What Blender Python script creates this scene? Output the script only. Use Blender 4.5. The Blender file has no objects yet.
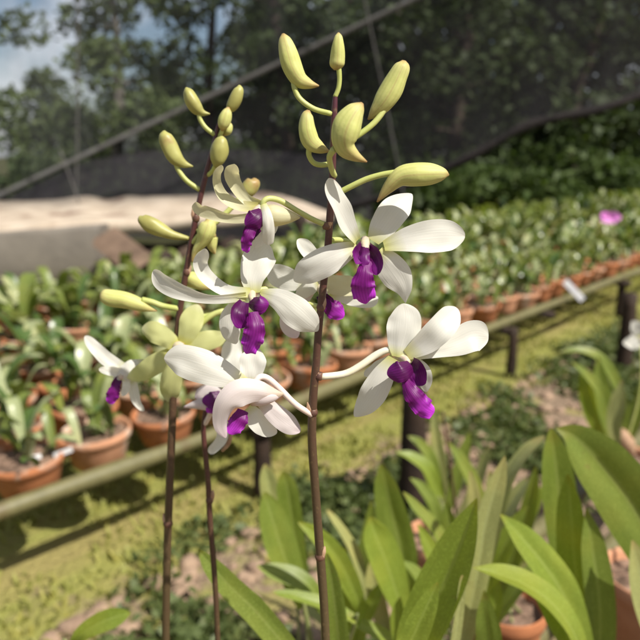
import bpy, math, random
from mathutils import Vector, Matrix, noise
random.seed(7)
S = bpy.context.scene
COL = S.collection
V = Vector

# ------------------------------------------------------------------ camera model
F = 686.0
CAM = V((0, 0, 1.0))
PITCH = math.atan(170 / F)
CP, SP = math.cos(PITCH), math.sin(PITCH)
U = V((.669, .743, 0)).normalized()      # direction the benches run
N = V((-U.y, U.x, 0))                    # across the benches, away from the viewer

def ray(px, py):
    x, u = (px - 320) / F, (320 - py) / F
    return V((x, CP + u * SP, -SP + u * CP))
def P(px, py, Y):                        # a point in the place at distance Y in front of the viewer
    d = ray(px, py)
    return CAM + d * (Y / d.y)
def G(px, py, z):                        # a point in the place at height z
    d = ray(px, py)
    return CAM + d * ((z - CAM.z) / d.z)
def mpp(p):                              # metres per photo pixel there
    return (p - CAM).dot(V((0, CP, -SP))) / F
def proj(p):
    q = p - CAM
    d = q.dot(V((0, CP, -SP)))
    if d <= 0: return None
    return 320 + F * q.x / d, 320 - F * q.dot(V((0, SP, CP))) / d
def UN(u, n, z=0.0):
    return U * u + N * n + V((0, 0, z))

# ------------------------------------------------------------------ material helpers
def mat(name):
    m = bpy.data.materials.new(name); m.use_nodes = True
    nt = m.node_tree
    for n in list(nt.nodes): nt.nodes.remove(n)
    out = nt.nodes.new('ShaderNodeOutputMaterial')
    return m, nt, out
def nd(nt, t, **kw):
    n = nt.nodes.new(t)
    for k, v in kw.items():
        if k.startswith('i_'):
            n.inputs[k[2:].replace('_', ' ')].default_value = v
        else: setattr(n, k, v)
    return n
def ramp(nt, stops, src=None, interp='LINEAR'):
    r = nt.nodes.new('ShaderNodeValToRGB'); cr = r.color_ramp; cr.interpolation = interp
    while len(cr.elements) < len(stops): cr.elements.new(.5)
    for e, (p, c) in zip(cr.elements, stops):
        e.position = p; e.color = (c[0], c[1], c[2], 1) if not isinstance(c, (int, float)) else (c, c, c, 1)
    if src is not None: nt.links.new(src, r.inputs[0])
    return r
def mix(nt, fac, a, b, mode='MIX'):
    m = nt.nodes.new('ShaderNodeMix'); m.data_type = 'RGBA'; m.blend_type = mode
    def put(i, v):
        if hasattr(v, 'links') or isinstance(v, bpy.types.NodeSocket): nt.links.new(v, m.inputs[i])
        elif isinstance(v, (int, float)): m.inputs[i].default_value = v
        else: m.inputs[i].default_value = (v[0], v[1], v[2], 1)
    put(0, fac); put(6, a); put(7, b)
    return m.outputs[2]
def math_(nt, op, a, b=None, c=None):
    m = nt.nodes.new('ShaderNodeMath'); m.operation = op
    for i, v in enumerate((a, b, c)):
        if v is None: continue
        if isinstance(v, (int, float)): m.inputs[i].default_value = v
        else: nt.links.new(v, m.inputs[i])
    return m.outputs[0]
def noise_(nt, scale, detail=3, vec=None, rough=.55):
    n = nd(nt, 'ShaderNodeTexNoise', i_Scale=scale, i_Detail=detail, i_Roughness=rough)
    if vec is not None: nt.links.new(vec, n.inputs['Vector'])
    return n.outputs['Fac']

def sheet_material(name, colour, trans_tint, trans=.35, rough=.45, spec=.4, bump=.15, veins=40, wave=.0015):
    """thin living tissue: reflecting on one side, letting light through to the other. colour(nt, u, v, noise) -> socket"""
    m, nt, out = mat(name)
    uv = nd(nt, 'ShaderNodeUVMap'); sx = nd(nt, 'ShaderNodeSeparateXYZ'); nt.links.new(uv.outputs[0], sx.inputs[0])
    geo = nd(nt, 'ShaderNodeTexCoord')
    nz = noise_(nt, 90, 4, geo.outputs['Object'])
    mp = nd(nt, 'ShaderNodeMapping'); mp.inputs['Scale'].default_value = (700, 700, 700); nt.links.new(geo.outputs['Object'], mp.inputs[0])
    col = colour(nt, sx.outputs[0], sx.outputs[1], nz)
    p = nd(nt, 'ShaderNodeBsdfPrincipled', i_Roughness=rough)
    p.inputs['Specular IOR Level'].default_value = spec
    nt.links.new(col, p.inputs['Base Color'])
    tr = nd(nt, 'ShaderNodeBsdfTranslucent')
    nt.links.new(mix(nt, 1.0, col, trans_tint, 'MULTIPLY'), tr.inputs[0])
    # lengthwise veins
    cmb = nd(nt, 'ShaderNodeCombineXYZ')
    nt.links.new(math_(nt, 'MULTIPLY', sx.outputs[0], veins), cmb.inputs[0]); nt.links.new(math_(nt, 'MULTIPLY', sx.outputs[1], 1.3), cmb.inputs[1])
    vz = noise_(nt, 1.0, 2, cmb.outputs[0])
    h = math_(nt, 'ADD', vz, math_(nt, 'MULTIPLY', nz, .5))
    b = nd(nt, 'ShaderNodeBump', i_Strength=bump, i_Distance=wave); nt.links.new(h, b.inputs['Height'])
    nt.links.new(b.outputs[0], p.inputs['Normal']); nt.links.new(b.outputs[0], tr.inputs['Normal'])
    mx = nd(nt, 'ShaderNodeMixShader', i_Fac=trans)
    nt.links.new(p.outputs[0], mx.inputs[1]); nt.links.new(tr.outputs[0], mx.inputs[2]); nt.links.new(mx.outputs[0], out.inputs[0])
    return m

def petal_colour(base, body, tip):
    def f(nt, u, v, nz):
        r = ramp(nt, [(0, base), (.22, body), (.8, body), (1, tip)], math_(nt, 'ADD', v, math_(nt, 'MULTIPLY', math_(nt, 'SUBTRACT', nz, .5), .15)))
        vein = math_(nt, 'ABSOLUTE', math_(nt, 'SINE', math_(nt, 'MULTIPLY', u, 34)))
        return mix(nt, math_(nt, 'MULTIPLY', math_(nt, 'POWER', vein, 6), .11), r.outputs[0], tuple(c * .8 for c in body))
    return f
def lip_colour(dark, bright):
    def f(nt, u, v, nz):
        r = ramp(nt, [(0, dark), (.45, dark), (.8, bright), (1, tuple(c * 1.15 for c in bright))], math_(nt, 'ADD', v, math_(nt, 'MULTIPLY', math_(nt, 'SUBTRACT', nz, .5), .5)))
        vein = math_(nt, 'ABSOLUTE', math_(nt, 'SINE', math_(nt, 'MULTIPLY', u, 25)))
        return mix(nt, math_(nt, 'MULTIPLY', math_(nt, 'POWER', vein, 5), .3), r.outputs[0], tuple(c * .35 for c in dark))
    return f
def leaf_colour(a, b, rib, edge=None):
    def f(nt, u, v, nz):
        c = mix(nt, nz, a, b)
        cmb = nd(nt, 'ShaderNodeCombineXYZ')
        nt.links.new(math_(nt, 'MULTIPLY', u, 60), cmb.inputs[0]); nt.links.new(math_(nt, 'MULTIPLY', v, 2.5), cmb.inputs[1])
        st = ramp(nt, [(.42, 0), (.62, 1)], noise_(nt, 1, 2, cmb.outputs[0]))
        c = mix(nt, math_(nt, 'MULTIPLY', st.outputs[0], .35), c, tuple(x * .72 for x in a))
        d = math_(nt, 'ABSOLUTE', math_(nt, 'SUBTRACT', u, .5))
        c = mix(nt, ramp(nt, [(0, 1), (.035, .6), (.06, 0)], d).outputs[0], c, rib)
        if 'Mapping' in nt.nodes:
            m2 = nd(nt, 'ShaderNodeMapping'); m2.inputs['Scale'].default_value = (55, 55, 55); nt.links.new(nt.nodes['Texture Coordinate'].outputs['Object'], m2.inputs[0])
            spot = ramp(nt, [(.66, 0), (.72, .55)], noise_(nt, 1.0, 4, m2.outputs[0]))
            c = mix(nt, spot.outputs[0], c, (.20, .15, .05))
            m3 = nd(nt, 'ShaderNodeMapping'); m3.inputs['Scale'].default_value = (14, 14, 14); nt.links.new(nt.nodes['Texture Coordinate'].outputs['Object'], m3.inputs[0])
            yel = ramp(nt, [(.5, 0), (.68, .5)], noise_(nt, 1.0, 2, m3.outputs[0]))
            c = mix(nt, yel.outputs[0], c, (b[0] * 1.35, b[1] * 1.12, b[2]))
        tipf = ramp(nt, [(.93, 0), (1, .8)], math_(nt, 'ADD', v, math_(nt, 'MULTIPLY', math_(nt, 'SUBTRACT', nz, .5), .12)))
        sp = ramp(nt, [(.52, 0), (.64, .35)], noise_(nt, 1.0, 2, nt.nodes['Mapping'].outputs[0])) if 'Mapping' in nt.nodes else None
        if sp: c = mix(nt, sp.outputs[0], c, tuple(min(1, x * 1.5 + .03) for x in b))
        return mix(nt, tipf.outputs[0], c, edge or (a[0] * 1.3, a[1] * .95, a[2]))
    return f

M = {}
M['petal'] = sheet_material('white_petal', petal_colour((.60, .60, .22), (.78, .77, .71), (.77, .75, .68)), (1, .96, .82), .42, .45, .3, .2, 22, .0005)
M['petal_cream'] = sheet_material('cream_petal', petal_colour((.62, .58, .20), (.70, .67, .45), (.71, .68, .52)), (1, .95, .7), .42, .45, .3, .2, 22, .0005)
M['petal_pink'] = sheet_material('pink_flushed_petal', petal_colour((.62, .50, .34), (.73, .66, .65), (.71, .58, .61)), (1, .9, .86), .40, .45, .3, .2, 22, .0005)
M['petal_green'] = sheet_material('greenish_petal', petal_colour((.62, .58, .08), (.60, .61, .27), (.64, .63, .38)), (.95, 1, .6), .42, .5, .3, .2, 22, .0005)
M['lip'] = sheet_material('purple_lip', lip_colour((.16, .005, .15), (.44, .035, .52)), (1, .5, 1), .26, .45, .35, .3, 9, .001)
M['lip_dark'] = sheet_material('dark_purple_lobe', lip_colour((.075, .003, .065), (.15, .006, .155)), (1, .5, 1), .2, .45, .35, .25, 9, .001)
M['leaf'] = sheet_material('orchid_leaf', leaf_colour((.165, .225, .036), (.21, .265, .05), (.25, .30, .08)), (1.25, 1.25, .35), .42, .40, .5, .22, 46, .0012)
M['leaf_bright'] = sheet_material('young_orchid_leaf', leaf_colour((.205, .28, .036), (.26, .33, .05), (.29, .36, .08)), (1.3, 1.25, .3), .46, .40, .5, .2, 46, .0012)
M['leaf_dull'] = sheet_material('dusty_orchid_leaf', leaf_colour((.25, .265, .09), (.31, .32, .12), (.32, .34, .14)), (1, 1.05, .6), .22, .38, .5, .22, 46, .0012)
M['seedling'] = sheet_material('seedling_leaf', leaf_colour((.13, .175, .032), (.19, .235, .05), (.2, .25, .07)), (1.15, 1.2, .45), .32, .36, .5, .15, 20, .001)
M['seedling_pale'] = sheet_material('pale_seedling_leaf', leaf_colour((.28, .33, .14), (.38, .41, .22), (.38, .42, .24)), (1.1, 1.15, .5), .3, .32, .5, .15, 20, .001)
M['seedling_dark'] = sheet_material('dark_seedling_leaf', leaf_colour((.05, .095, .018), (.08, .135, .03), (.1, .15, .05)), (1.15, 1.2, .45), .25, .3, .55, .15, 20, .001)
M['tree_leaf'] = sheet_material('tree_leaf', leaf_colour((.060, .090, .030), (.095, .125, .048), (.1, .13, .05)), (1.1, 1.2, .5), .3, .6, .2, .1, 12, .001)
M['dark_leaf'] = sheet_material('forest_leaf', leaf_colour((.030, .050, .017), (.055, .080, .028), (.06, .08, .035)), (1.1, 1.2, .5), .25, .6, .2, .1, 12, .001)
M['shrub_leaf'] = sheet_material('shrub_leaf', leaf_colour((.040, .070, .018), (.075, .11, .032), (.08, .11, .04)), (1.1, 1.25, .5), .3, .6, .2, .1, 12, .001)

def solid(name, build, rough=.6, spec=.4, bump=None):
    m, nt, out = mat(name)
    tc = nd(nt, 'ShaderNodeTexCoord'); uv = nd(nt, 'ShaderNodeUVMap'); sx = nd(nt, 'ShaderNodeSeparateXYZ'); nt.links.new(uv.outputs[0], sx.inputs[0])
    p = nd(nt, 'ShaderNodeBsdfPrincipled', i_Roughness=rough); p.inputs['Specular IOR Level'].default_value = spec
    c = build(nt, tc.outputs['Object'], sx.outputs[0], sx.outputs[1])
    nt.links.new(c, p.inputs['Base Color'])
    if bump:
        sc, st, dist = bump
        b = nd(nt, 'ShaderNodeBump', i_Strength=st, i_Distance=dist); nt.links.new(noise_(nt, sc, 5, tc.outputs['Object']), b.inputs['Height'])
        nt.links.new(b.outputs[0], p.inputs['Normal'])
    nt.links.new(p.outputs[0], out.inputs[0])
    return m, nt, p
def two(a, b, sc, lo=.35, hi=.65, c=None, sc2=None):
    def f(nt, o, u, v):
        s = mix(nt, ramp(nt, [(lo, 0), (hi, 1)], noise_(nt, sc, 5, o)).outputs[0], a, b)
        if c: s = mix(nt, ramp(nt, [(.56, 0), (.66, .8)], noise_(nt, sc2, 4, o)).outputs[0], s, c)
        return s
    return f
def bud_col(nt, o, u, v):     # v runs from the spur (0) to the tip (1)
    nz = noise_(nt, 160, 4, o)
    vv = math_(nt, 'ADD', v, math_(nt, 'MULTIPLY', math_(nt, 'SUBTRACT', nz, .5), .18))
    r = ramp(nt, [(0, (.30, .15, .07)), (.10, (.42, .33, .13)), (.30, (.48, .47, .17)), (.6, (.47, .48, .16)), (.8, (.50, .48, .19)), (.92, (.42, .33, .13)), (1, (.28, .15, .07))], vv)
    seam = math_(nt, 'POWER', math_(nt, 'ABSOLUTE', math_(nt, 'COSINE', math_(nt, 'MULTIPLY', u, math.pi * 3))), 90)
    c = mix(nt, math_(nt, 'MULTIPLY', seam, .5), r.outputs[0], (.30, .22, .08))
    fine = math_(nt, 'POWER', math_(nt, 'ABSOLUTE', math_(nt, 'SINE', math_(nt, 'MULTIPLY', u, math.pi * 15))), 4)
    return mix(nt, math_(nt, 'MULTIPLY', fine, .35), c, (.33, .36, .09))
M['bud'] = solid('orchid_bud', bud_col, .55, .3, (220, .3, .0008))[0]
M['bud'].node_tree.nodes['Principled BSDF'].inputs['Subsurface Weight'].default_value = .15
M['bud'].node_tree.nodes['Principled BSDF'].inputs['Subsurface Radius'].default_value = (.004, .003, .001)
M['bud_olive'] = solid('olive_bud', two((.27, .25, .07), (.36, .35, .11), 90, c=(.30, .18, .07), sc2=55), .45, .4, (300, .15, .0006))[0]
M['pedicel'] = solid('green_pedicel', two((.38, .42, .11), (.46, .48, .17), 100), .45, .4, (300, .1, .0005))[0]
M['pedicel_white'] = solid('white_pedicel', two((.66, .62, .44), (.72, .68, .54), 100), .45, .4, (300, .1, .0005))[0]
M['pedicel_pink'] = solid('pink_pedicel', two((.66, .52, .44), (.74, .62, .56), 100), .45, .4, (300, .1, .0005))[0]
def stem_col(nt, o, u, v):    # v 0 at the foot, 1 at the top
    nz = noise_(nt, 140, 5, o)
    vv = math_(nt, 'ADD', v, math_(nt, 'MULTIPLY', math_(nt, 'SUBTRACT', nz, .5), .25))
    r = ramp(nt, [(0, (.085, .072, .026)), (.45, (.070, .042, .022)), (.75, (.075, .026, .022)), (1, (.075, .018, .030))], vv)
    return mix(nt, ramp(nt, [(.6, 0), (.72, .5)], noise_(nt, 420, 3, o)).outputs[0], r.outputs[0], (.17, .12, .05))
M['stem'] = solid('orchid_stem', stem_col, .40, .5, (500, .25, .0005))[0]
M['bract'] = solid('papery_bract', two((.42, .28, .18), (.30, .17, .10), 200), .6, .3, (300, .3, .0006))[0]
M['node'] = solid('stem_node', two((.15, .075, .045), (.07, .03, .022), 300), .5, .4, (300, .3, .0006))[0]
M['column'] = solid('orchid_column', two((.46, .34, .30), (.56, .50, .32), 500), .45, .4)[0]
M['terracotta'] = solid('terracotta', two((.46, .18, .075), (.33, .125, .055), 22, .3, .7, (.50, .40, .31), 11), .85, .25, (60, .35, .003))[0]
M['terracotta_pale'] = solid('weathered_terracotta', two((.52, .27, .155), (.42, .20, .11), 22, .3, .7, (.56, .47, .38), 10), .88, .25, (60, .4, .003))[0]
M['soil'] = solid('potting_charcoal', two((.08, .052, .035), (.26, .17, .12), 60, .4, .6), .9, .2, (90, .8, .008))[0]
def bamboo_col(nt, o, u, v):
    mp = nd(nt, 'ShaderNodeMapping'); mp.inputs['Scale'].default_value = (9, 9, 9); nt.links.new(o, mp.inputs[0])
    c = mix(nt, noise_(nt, 2.5, 5, mp.outputs[0]), (.075, .07, .027), (.19, .17, .075))
    ring = ramp(nt, [(0, 1), (.05, 0), (.95, 0), (1, 1)], math_(nt, 'FRACT', math_(nt, 'MULTIPLY', v, 16)))
    return mix(nt, math_(nt, 'MULTIPLY', ring.outputs[0], .7), c, (.11, .08, .035))
M['bamboo'] = solid('bamboo', bamboo_col, .5, .45, (30, .2, .004))[0]
M['dark_wood'] = solid('shade_dark_wood', two((.018, .011, .008), (.040, .024, .015), 12), .8, .3, (40, .5, .006))[0]  # near-black wood: the shade on the bench legs is put into the colour
M['plank'] = solid('weathered_plank', two((.17, .115, .08), (.09, .06, .042), 6), .85, .2, (30, .5, .005))[0]
M['concrete'] = solid('weathered_concrete', two((.21, .185, .155), (.13, .115, .10), 3.5, .3, .7, (.15, .10, .07), 2.2), .9, .2, (18, .5, .01))[0]
M['pale_slab'] = solid('pale_slab', two((.50, .42, .33), (.34, .27, .20), 5.0, .3, .7, (.19, .125, .09), 2.6), .85, .25, (14, .5, .015))[0]
M['earth'] = solid('dark_earth', two((.05, .033, .024), (.11, .075, .055), 5), .95, .1, (15, .8, .04))[0]
M['tag'] = solid('white_plastic', two((.80, .80, .80), (.72, .72, .74), 20), .4, .4)[0]
M['bark'] = solid('bark', two((.085, .065, .048), (.045, .034, .026), 7), .9, .2, (18, .8, .03))[0]
M['pale_bark'] = solid('pale_bark', two((.16, .145, .125), (.09, .08, .065), 5), .9, .2, (18, .8, .03))[0]
M['rope'] = solid('rope', two((.12, .115, .11), (.08, .075, .07), 30), .8, .2)[0]
M['roll'] = solid('rolled_shade_cloth', two((.022, .018, .017), (.012, .010, .010), 6), .9, .2, (25, .7, .02))[0]
M['hem'] = solid('net_hem', two((.13, .125, .12), (.09, .085, .08), 8), .85, .2)[0]
M['pink'] = solid('pink_petal', two((.62, .22, .55), (.52, .14, .46), 60), .5, .3)[0]

def net_material(name, colour, open_):
    m, nt, out = mat(name)
    tc = nd(nt, 'ShaderNodeTexCoord')
    d = nd(nt, 'ShaderNodeBsdfDiffuse'); d.inputs[0].default_value = (*colour, 1)
    tl = nd(nt, 'ShaderNodeBsdfTranslucent'); tl.inputs[0].default_value = (*colour, 1)
    ad = nd(nt, 'ShaderNodeMixShader', i_Fac=.35); nt.links.new(d.outputs[0], ad.inputs[1]); nt.links.new(tl.outputs[0], ad.inputs[2])
    t = nd(nt, 'ShaderNodeBsdfTransparent')
    mp = nd(nt, 'ShaderNodeMapping'); mp.inputs['Scale'].default_value = (3.5, 3.5, .5); nt.links.new(tc.outputs['Object'], mp.inputs[0])
    f = ramp(nt, [(.3, open_ - .13), (.7, open_ + .10)], noise_(nt, 1.1, 4, mp.outputs[0]))
    mx = nd(nt, 'ShaderNodeMixShader'); nt.links.new(f.outputs[0], mx.inputs[0])
    nt.links.new(ad.outputs[0], mx.inputs[1]); nt.links.new(t.outputs[0], mx.inputs[2]); nt.links.new(mx.outputs[0], out.inputs[0])
    return m
M['net'] = net_material('shade_net', (.045, .042, .046), .62)
M['net_double'] = net_material('doubled_shade_net', (.12, .11, .125), .38)
M['net_thin'] = net_material('thin_shade_net', (.17, .17, .18), .90)

# ------------------------------------------------------------------ mesh helpers
def cat(pts, n, bias=1.0):
    pts = [tuple(p) for p in pts]
    if len(pts) == 2: pts = [pts[0], tuple((a + b) / 2 for a, b in zip(*pts)), pts[1]]
    k = len(pts) - 1; out = []
    ext = [tuple(2 * a - b for a, b in zip(pts[0], pts[1]))] + pts + [tuple(2 * a - b for a, b in zip(pts[-1], pts[-2]))]
    for i in range(n):
        t = 1 - (1 - i / (n - 1)) ** bias
        t *= k; j = min(int(t), k - 1); f = t - j
        p0, p1, p2, p3 = ext[j:j + 4]
        out.append(tuple(.5 * (2 * b + (c - a) * f + (2 * a - 5 * b + 4 * c - d) * f * f + (3 * b - a - 3 * c + d) * f ** 3) for a, b, c, d in zip(p0, p1, p2, p3)))
    return out

class MB:
    def __init__(s): s.v = []; s.f = []; s.uv = []; s.mi = []; s.cur = 0
    def face(s, idx, uvs): s.f.append(idx); s.uv.append(uvs); s.mi.append(s.cur)
    def grid(s, rows, us, vs, wrap=False):
        o = len(s.v); m = len(rows[0])
        for r in rows: s.v.extend(r)
        for i in range(len(rows) - 1):
            for j in range(m if wrap else m - 1):
                j2 = (j + 1) % m
                u2 = us[j + 1] if (not wrap or j + 1 < m) else 1.0
                s.face((o + i * m + j, o + i * m + j2, o + (i + 1) * m + j2, o + (i + 1) * m + j), ((us[j], vs[i]), (u2, vs[i]), (u2, vs[i + 1]), (us[j], vs[i + 1])))
    def tube(s, pts, rad, segs=10, n=None, cap=True, flat=1.0, wob=0):
        """pts: world points, rad: one radius per point (m)"""
        q = [tuple(p) + (r,) for p, r in zip(pts, rad)]
        if n: q = cat(q, n)
        ps = [V(p[:3]) for p in q]; rs = [max(p[3], 1e-5) for p in q]
        rows = []; ref = None
        for i, p in enumerate(ps):
            t = (ps[min(i + 1, len(ps) - 1)] - ps[max(i - 1, 0)])
            t = t.normalized() if t.length > 1e-9 else V((0, 0, 1))
            if ref is None:
                ref = V((0, -1, 0)); 
                if abs(t.dot(ref)) > .9: ref = V((1, 0, 0))
            a = (ref - t * ref.dot(t)).normalized(); b = t.cross(a); ref = a
            row = []
            for k in range(segs):
                an = 2 * math.pi * k / segs
                r = rs[i] * (1 + wob * noise.noise(p * (4 / max(rs[0], .01)) * .3 + V((math.cos(an), math.sin(an), 0))) if wob else 1)
                row.append(p + a * (math.cos(an) * r * flat) + b * (math.sin(an) * r))
            rows.append(row)
        o = len(s.v)
        s.grid(rows, [k / segs for k in range(segs)], [i / (len(rows) - 1) for i in range(len(rows))], True)
        if cap:
            for rr, vv, rev in ((0, 0., True), (len(rows) - 1, 1., False)):
                idx = [o + rr * segs + k for k in range(segs)]
                if rev: idx.reverse()
                s.face(tuple(idx), tuple((.5, vv) for _ in idx))
    def lathe(s, prof, segs=28, c=V((0, 0, 0)), wob=0.0, seed=0):
        rows = []
        for r, z in prof:
            row = []
            for k in range(segs):
                an = 2 * math.pi * k / segs
                w = 1 + wob * noise.noise(V((math.cos(an) * 1.5 + seed, math.sin(an) * 1.5, z * 9)))
                row.append(c + V((math.cos(an) * r * w, math.sin(an) * r * w, z)))
            rows.append(row)
        s.grid(rows, [k / segs for k in range(segs)], [i / (len(prof) - 1) for i in range(len(prof))], True)
    def box(s, c, ax, ay, az):
        c = V(c); ax, ay, az = V(ax), V(ay), V(az); o = len(s.v)
        for i in (-1, 1):
            for j in (-1, 1):
                for k in (-1, 1): s.v.append(c + ax * i + ay * j + az * k)
        for f in ((0, 1, 3, 2), (4, 6, 7, 5), (0, 4, 5, 1), (2, 3, 7, 6), (0, 2, 6, 4), (1, 5, 7, 3)):
            s.face(tuple(o + i for i in f), ((0, 0), (1, 0), (1, 1), (0, 1)))
    def blade(s, pts, n=20, m=9, cup=0.0, fold=0.0, tilt=0.0, twist=0.0, ruf=0.0, rag=0.025, rk=7, tip=1.0, root=0.0, up=0.0, seed=0, face=None, taper=True, bias=1.5):
        """a curved thin sheet along a centre line: pts = (x, y, z, width) in metres, base to tip.
        face: the way its front looks (default: towards the viewer's side, raised by `up`)"""
        q = cat(pts, n, bias)
        ps = [V(p[:3]) for p in q]; ws = [max(p[3], 1e-5) for p in q]
        L = [0]
        for i in range(1, n): L.append(L[-1] + (ps[i] - ps[i - 1]).length)
        wm = max(ws); rows = []
        for i in range(n):
            t = ps[min(i + 1, n - 1)] - ps[max(i - 1, 0)]
            t = t.normalized() if t.length > 1e-9 else V((0, 0, 1))
            f = face if face is not None else ((CAM - ps[i]).normalized() + V((0, 0, up))).normalized()
            side = t.cross(f)
            side = side.normalized() if side.length > 1e-6 else V((1, 0, 0))
            s_ = L[i] / L[-1]
            R = Matrix.Rotation(math.radians(tilt + twist * s_), 3, t)
            side = R @ side; nrm = side.cross(t)
            w = ws[i]
            if taper:
                rest = L[-1] - L[i]; cl = min(.5 * wm * tip, L[-1] * .6)
                if rest < cl: w *= max(.0, math.sqrt(max(0, 1 - (1 - rest / cl) ** 2))) * .999 + .004
            if root and L[i] < root * wm: w *= .25 + .75 * (L[i] / (root * wm))
            w /= max(.35, abs(math.cos(math.radians(tilt + twist * s_))))
            row = []
            for j in range(m):
                v = -1 + 2 * j / (m - 1)
                z = cup * w * .5 * (v * v) + fold * w * .5 * abs(v)
                z += ruf * w * (abs(v) ** 2.2) * math.sin(s_ * rk * 6.28 * .5 + seed + (1.7 if v > 0 else 0)) * min(1, s_ * 2)
                z += .055 * w * noise.noise(V((v * 1.4 + seed * 3.1, s_ * 3, seed)))
                e = 1 + (rag * noise.noise(V((s_ * (5 if rag < .05 else 13), seed + (9 if v > 0 else 0), 1))) if abs(v) > .9 else 0)
                row.append(ps[i] + side * (v * w * .5 * e) + nrm * z)
            rows.append(row)
        s.grid(rows, [j / (m - 1) for j in range(m)], [x / L[-1] for x in L])
    def build(s, name, m, parent=None, smooth=True):
        off = root_loc(parent)
        me = bpy.data.meshes.new(name)
        me.from_pydata([tuple(V(p) - off) for p in s.v], [], s.f)
        uvl = me.uv_layers.new(name='UVMap')
        flat = [c for f in s.uv for uv in f for c in uv]
        uvl.data.foreach_set('uv', flat)
        for mm in (m if isinstance(m, (list, tuple)) else [m]): me.materials.append(mm)
        me.polygons.foreach_set('material_index', s.mi)
        me.polygons.foreach_set('use_smooth', [smooth] * len(me.polygons))
        me.update()
        o = bpy.data.objects.new(name, me); COL.objects.link(o); o.parent = parent
        return o
def root_loc(o):
    if o is None: return V((0, 0, 0))
    while o.parent: o = o.parent
    return V(o.location)
def thing(name, label, cat_, loc=(0, 0, 0), group=None):
    o = bpy.data.objects.new(name, None); COL.objects.link(o); o.location = loc; o.empty_display_size = .05
    return tag(o, label, cat_, group)
def tag(o, label, cat_, group=None, kind=None):
    o['label'] = label; o['category'] = cat_
    if group: o['group'] = group
    if kind: o['kind'] = kind
    return o
def struct(o): o['kind'] = 'structure'; return o
def dup(root, loc, rz=0, sc=1.0, label=None, group=None):
    r = root.copy(); COL.objects.link(r); r.location = loc; r.rotation_euler = (0, 0, rz); r.scale = (sc,) * 3
    if label: r['label'] = label
    if group: r['group'] = group
    for ch in list(root.children):
        c = ch.copy(); COL.objects.link(c); c.parent = r
        for g in ch.children:
            d = g.copy(); COL.objects.link(d); d.parent = c
    return r

# ------------------------------------------------------------------ orchid pieces (outlines in photo pixels + real distance)
def px(pts, Y):
    """(x, y, width_px, dz_mm) -> world point + width"""
    out = []
    for p in pts:
        x, y, w = p[:3]; dz = p[3] if len(p) > 3 else 0
        w3 = P(x, y, Y + dz / 1000); out.append((w3.x, w3.y, w3.z, w * mpp(w3)))
    return out
def pxr(pts, Y):
    q = px(pts, Y)
    return [V(p[:3]) for p in q], [p[3] for p in q]
SEED = [0]
def petal(parent, kind, pts, Y, m='petal', **kw):
    SEED[0] += 1
    rr = random.Random(SEED[0]); kw['tilt'] = kw.get('tilt', 0) + rr.uniform(-9, 9); kw['twist'] = kw.get('twist', 0) + rr.uniform(-16, 16)
    kw.setdefault('tip', 1.25); kw.setdefault('ruf', .05); kw.setdefault('rk', 4); kw.setdefault('cup', .12)
    b = MB(); b.blade(px(pts, Y), n=40, m=15, bias=2.0, seed=SEED[0], **kw)
    return b.build(kind, M[m], parent)
def lip(parent, lobes, Y):
    b = MB()
    for side, pts, kw in lobes:
        SEED[0] += 1
        kw = dict(kw); kw.setdefault('tip', .9); kw.setdefault('ruf', .10); kw.setdefault('rk', 5); kw.setdefault('rag', .22 if not side else .05)
        b.cur = 0 if side else 1
        b.blade(px(pts, Y), n=34, m=15, bias=1.9, seed=SEED[0], **kw)
    return b.build('lip', [M['lip_dark'], M['lip']], parent)
def flower(root, Y, pedicel, column, petals, lobes, ped_m='pedicel', label=None, mentum=None, men_m='petal_cream'):
    b = MB()
    if pedicel:
        p, r = pxr(pedicel, Y); b.tube(p, r, 9, n=22)
    b.cur = 1
    p, r = pxr(column, Y); b.tube(p, r, 9, n=8)
    f = b.build('flower', [M[ped_m], M['column']], root)
    if label: f['label'] = label
    for e in petals:
        kind, pts, m = e[:3]; kw = e[3] if len(e) > 3 else {}
        petal(f, kind, pts, Y, m, **kw)
    if mentum:
        b = MB(); p, r = pxr(mentum, Y); b.tube(p, r, 12, n=14); b.build('spur', M[men_m], f)
    if lobes: lip(f, lobes, Y)
    return f
def bud(root, Y, body, pedicel, m='bud', rp=2.7, dz=0, label=None):
    """body: (x, y, r) from the tip to the spur point; pedicel: (x, y) from bud to stem"""
    b = MB()
    pts = [(x, y, r, dz) for x, y, r in reversed(body)]
    p, r = pxr(pts, Y); b.tube(p, r, 24, n=34, wob=.13)
    o = b.build('flower_bud', M[m], root)
    if label: o['label'] = label
    if pedicel:
        b = MB(); k = len(pedicel)
        pts = [(q[0], q[1], rp * (1.15 if i == 0 else 1), dz * (1 - i / (k - 1))) for i, q in enumerate(pedicel)]
        p, r = pxr(pts, Y); b.tube(p, r, 9, n=18); b.build('pedicel', M['pedicel'], o)
    return o
def stem(root, pts, Y, foot, nodes=(), mname='stem'):
    p, r = pxr(pts, Y)
    p = [foot.lerp(p[0], k / 6) for k in range(6)] + p; r = [r[0] * (1.3 - .05 * k) for k in range(6)] + r
    b = MB(); b.tube(p, r, 12, n=90)
    o = b.build('stem', M[mname], root)
    for x, y, rr in nodes:
        c = MB(); c0, _ = pxr([(x - .2, y + 3.5, 1), (x, y + .5, 1), (x + .3, y - 3.5, 1)], Y); s = mpp(c0[1])
        SEED[0] += 1; sd = 1 if SEED[0] % 2 else -1; c.cur = 1
        c.blade(px([(x + sd * rr * .3, y + 2, 5, -rr * .35), (x + sd * rr * .55, y - 4, 6, -rr * .3), (x + sd * rr * .95, y - 10, 3, -rr * .1)], Y), n=14, m=7, cup=-.5, tip=2.2, seed=SEED[0]); c.cur = 0
        c.tube(c0, [rr * .80 * s, rr * 1.02 * s, rr * .78 * s], 12, n=9); c.build('node_ring', [M['node'], M['bract']], o)
    return o
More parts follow.
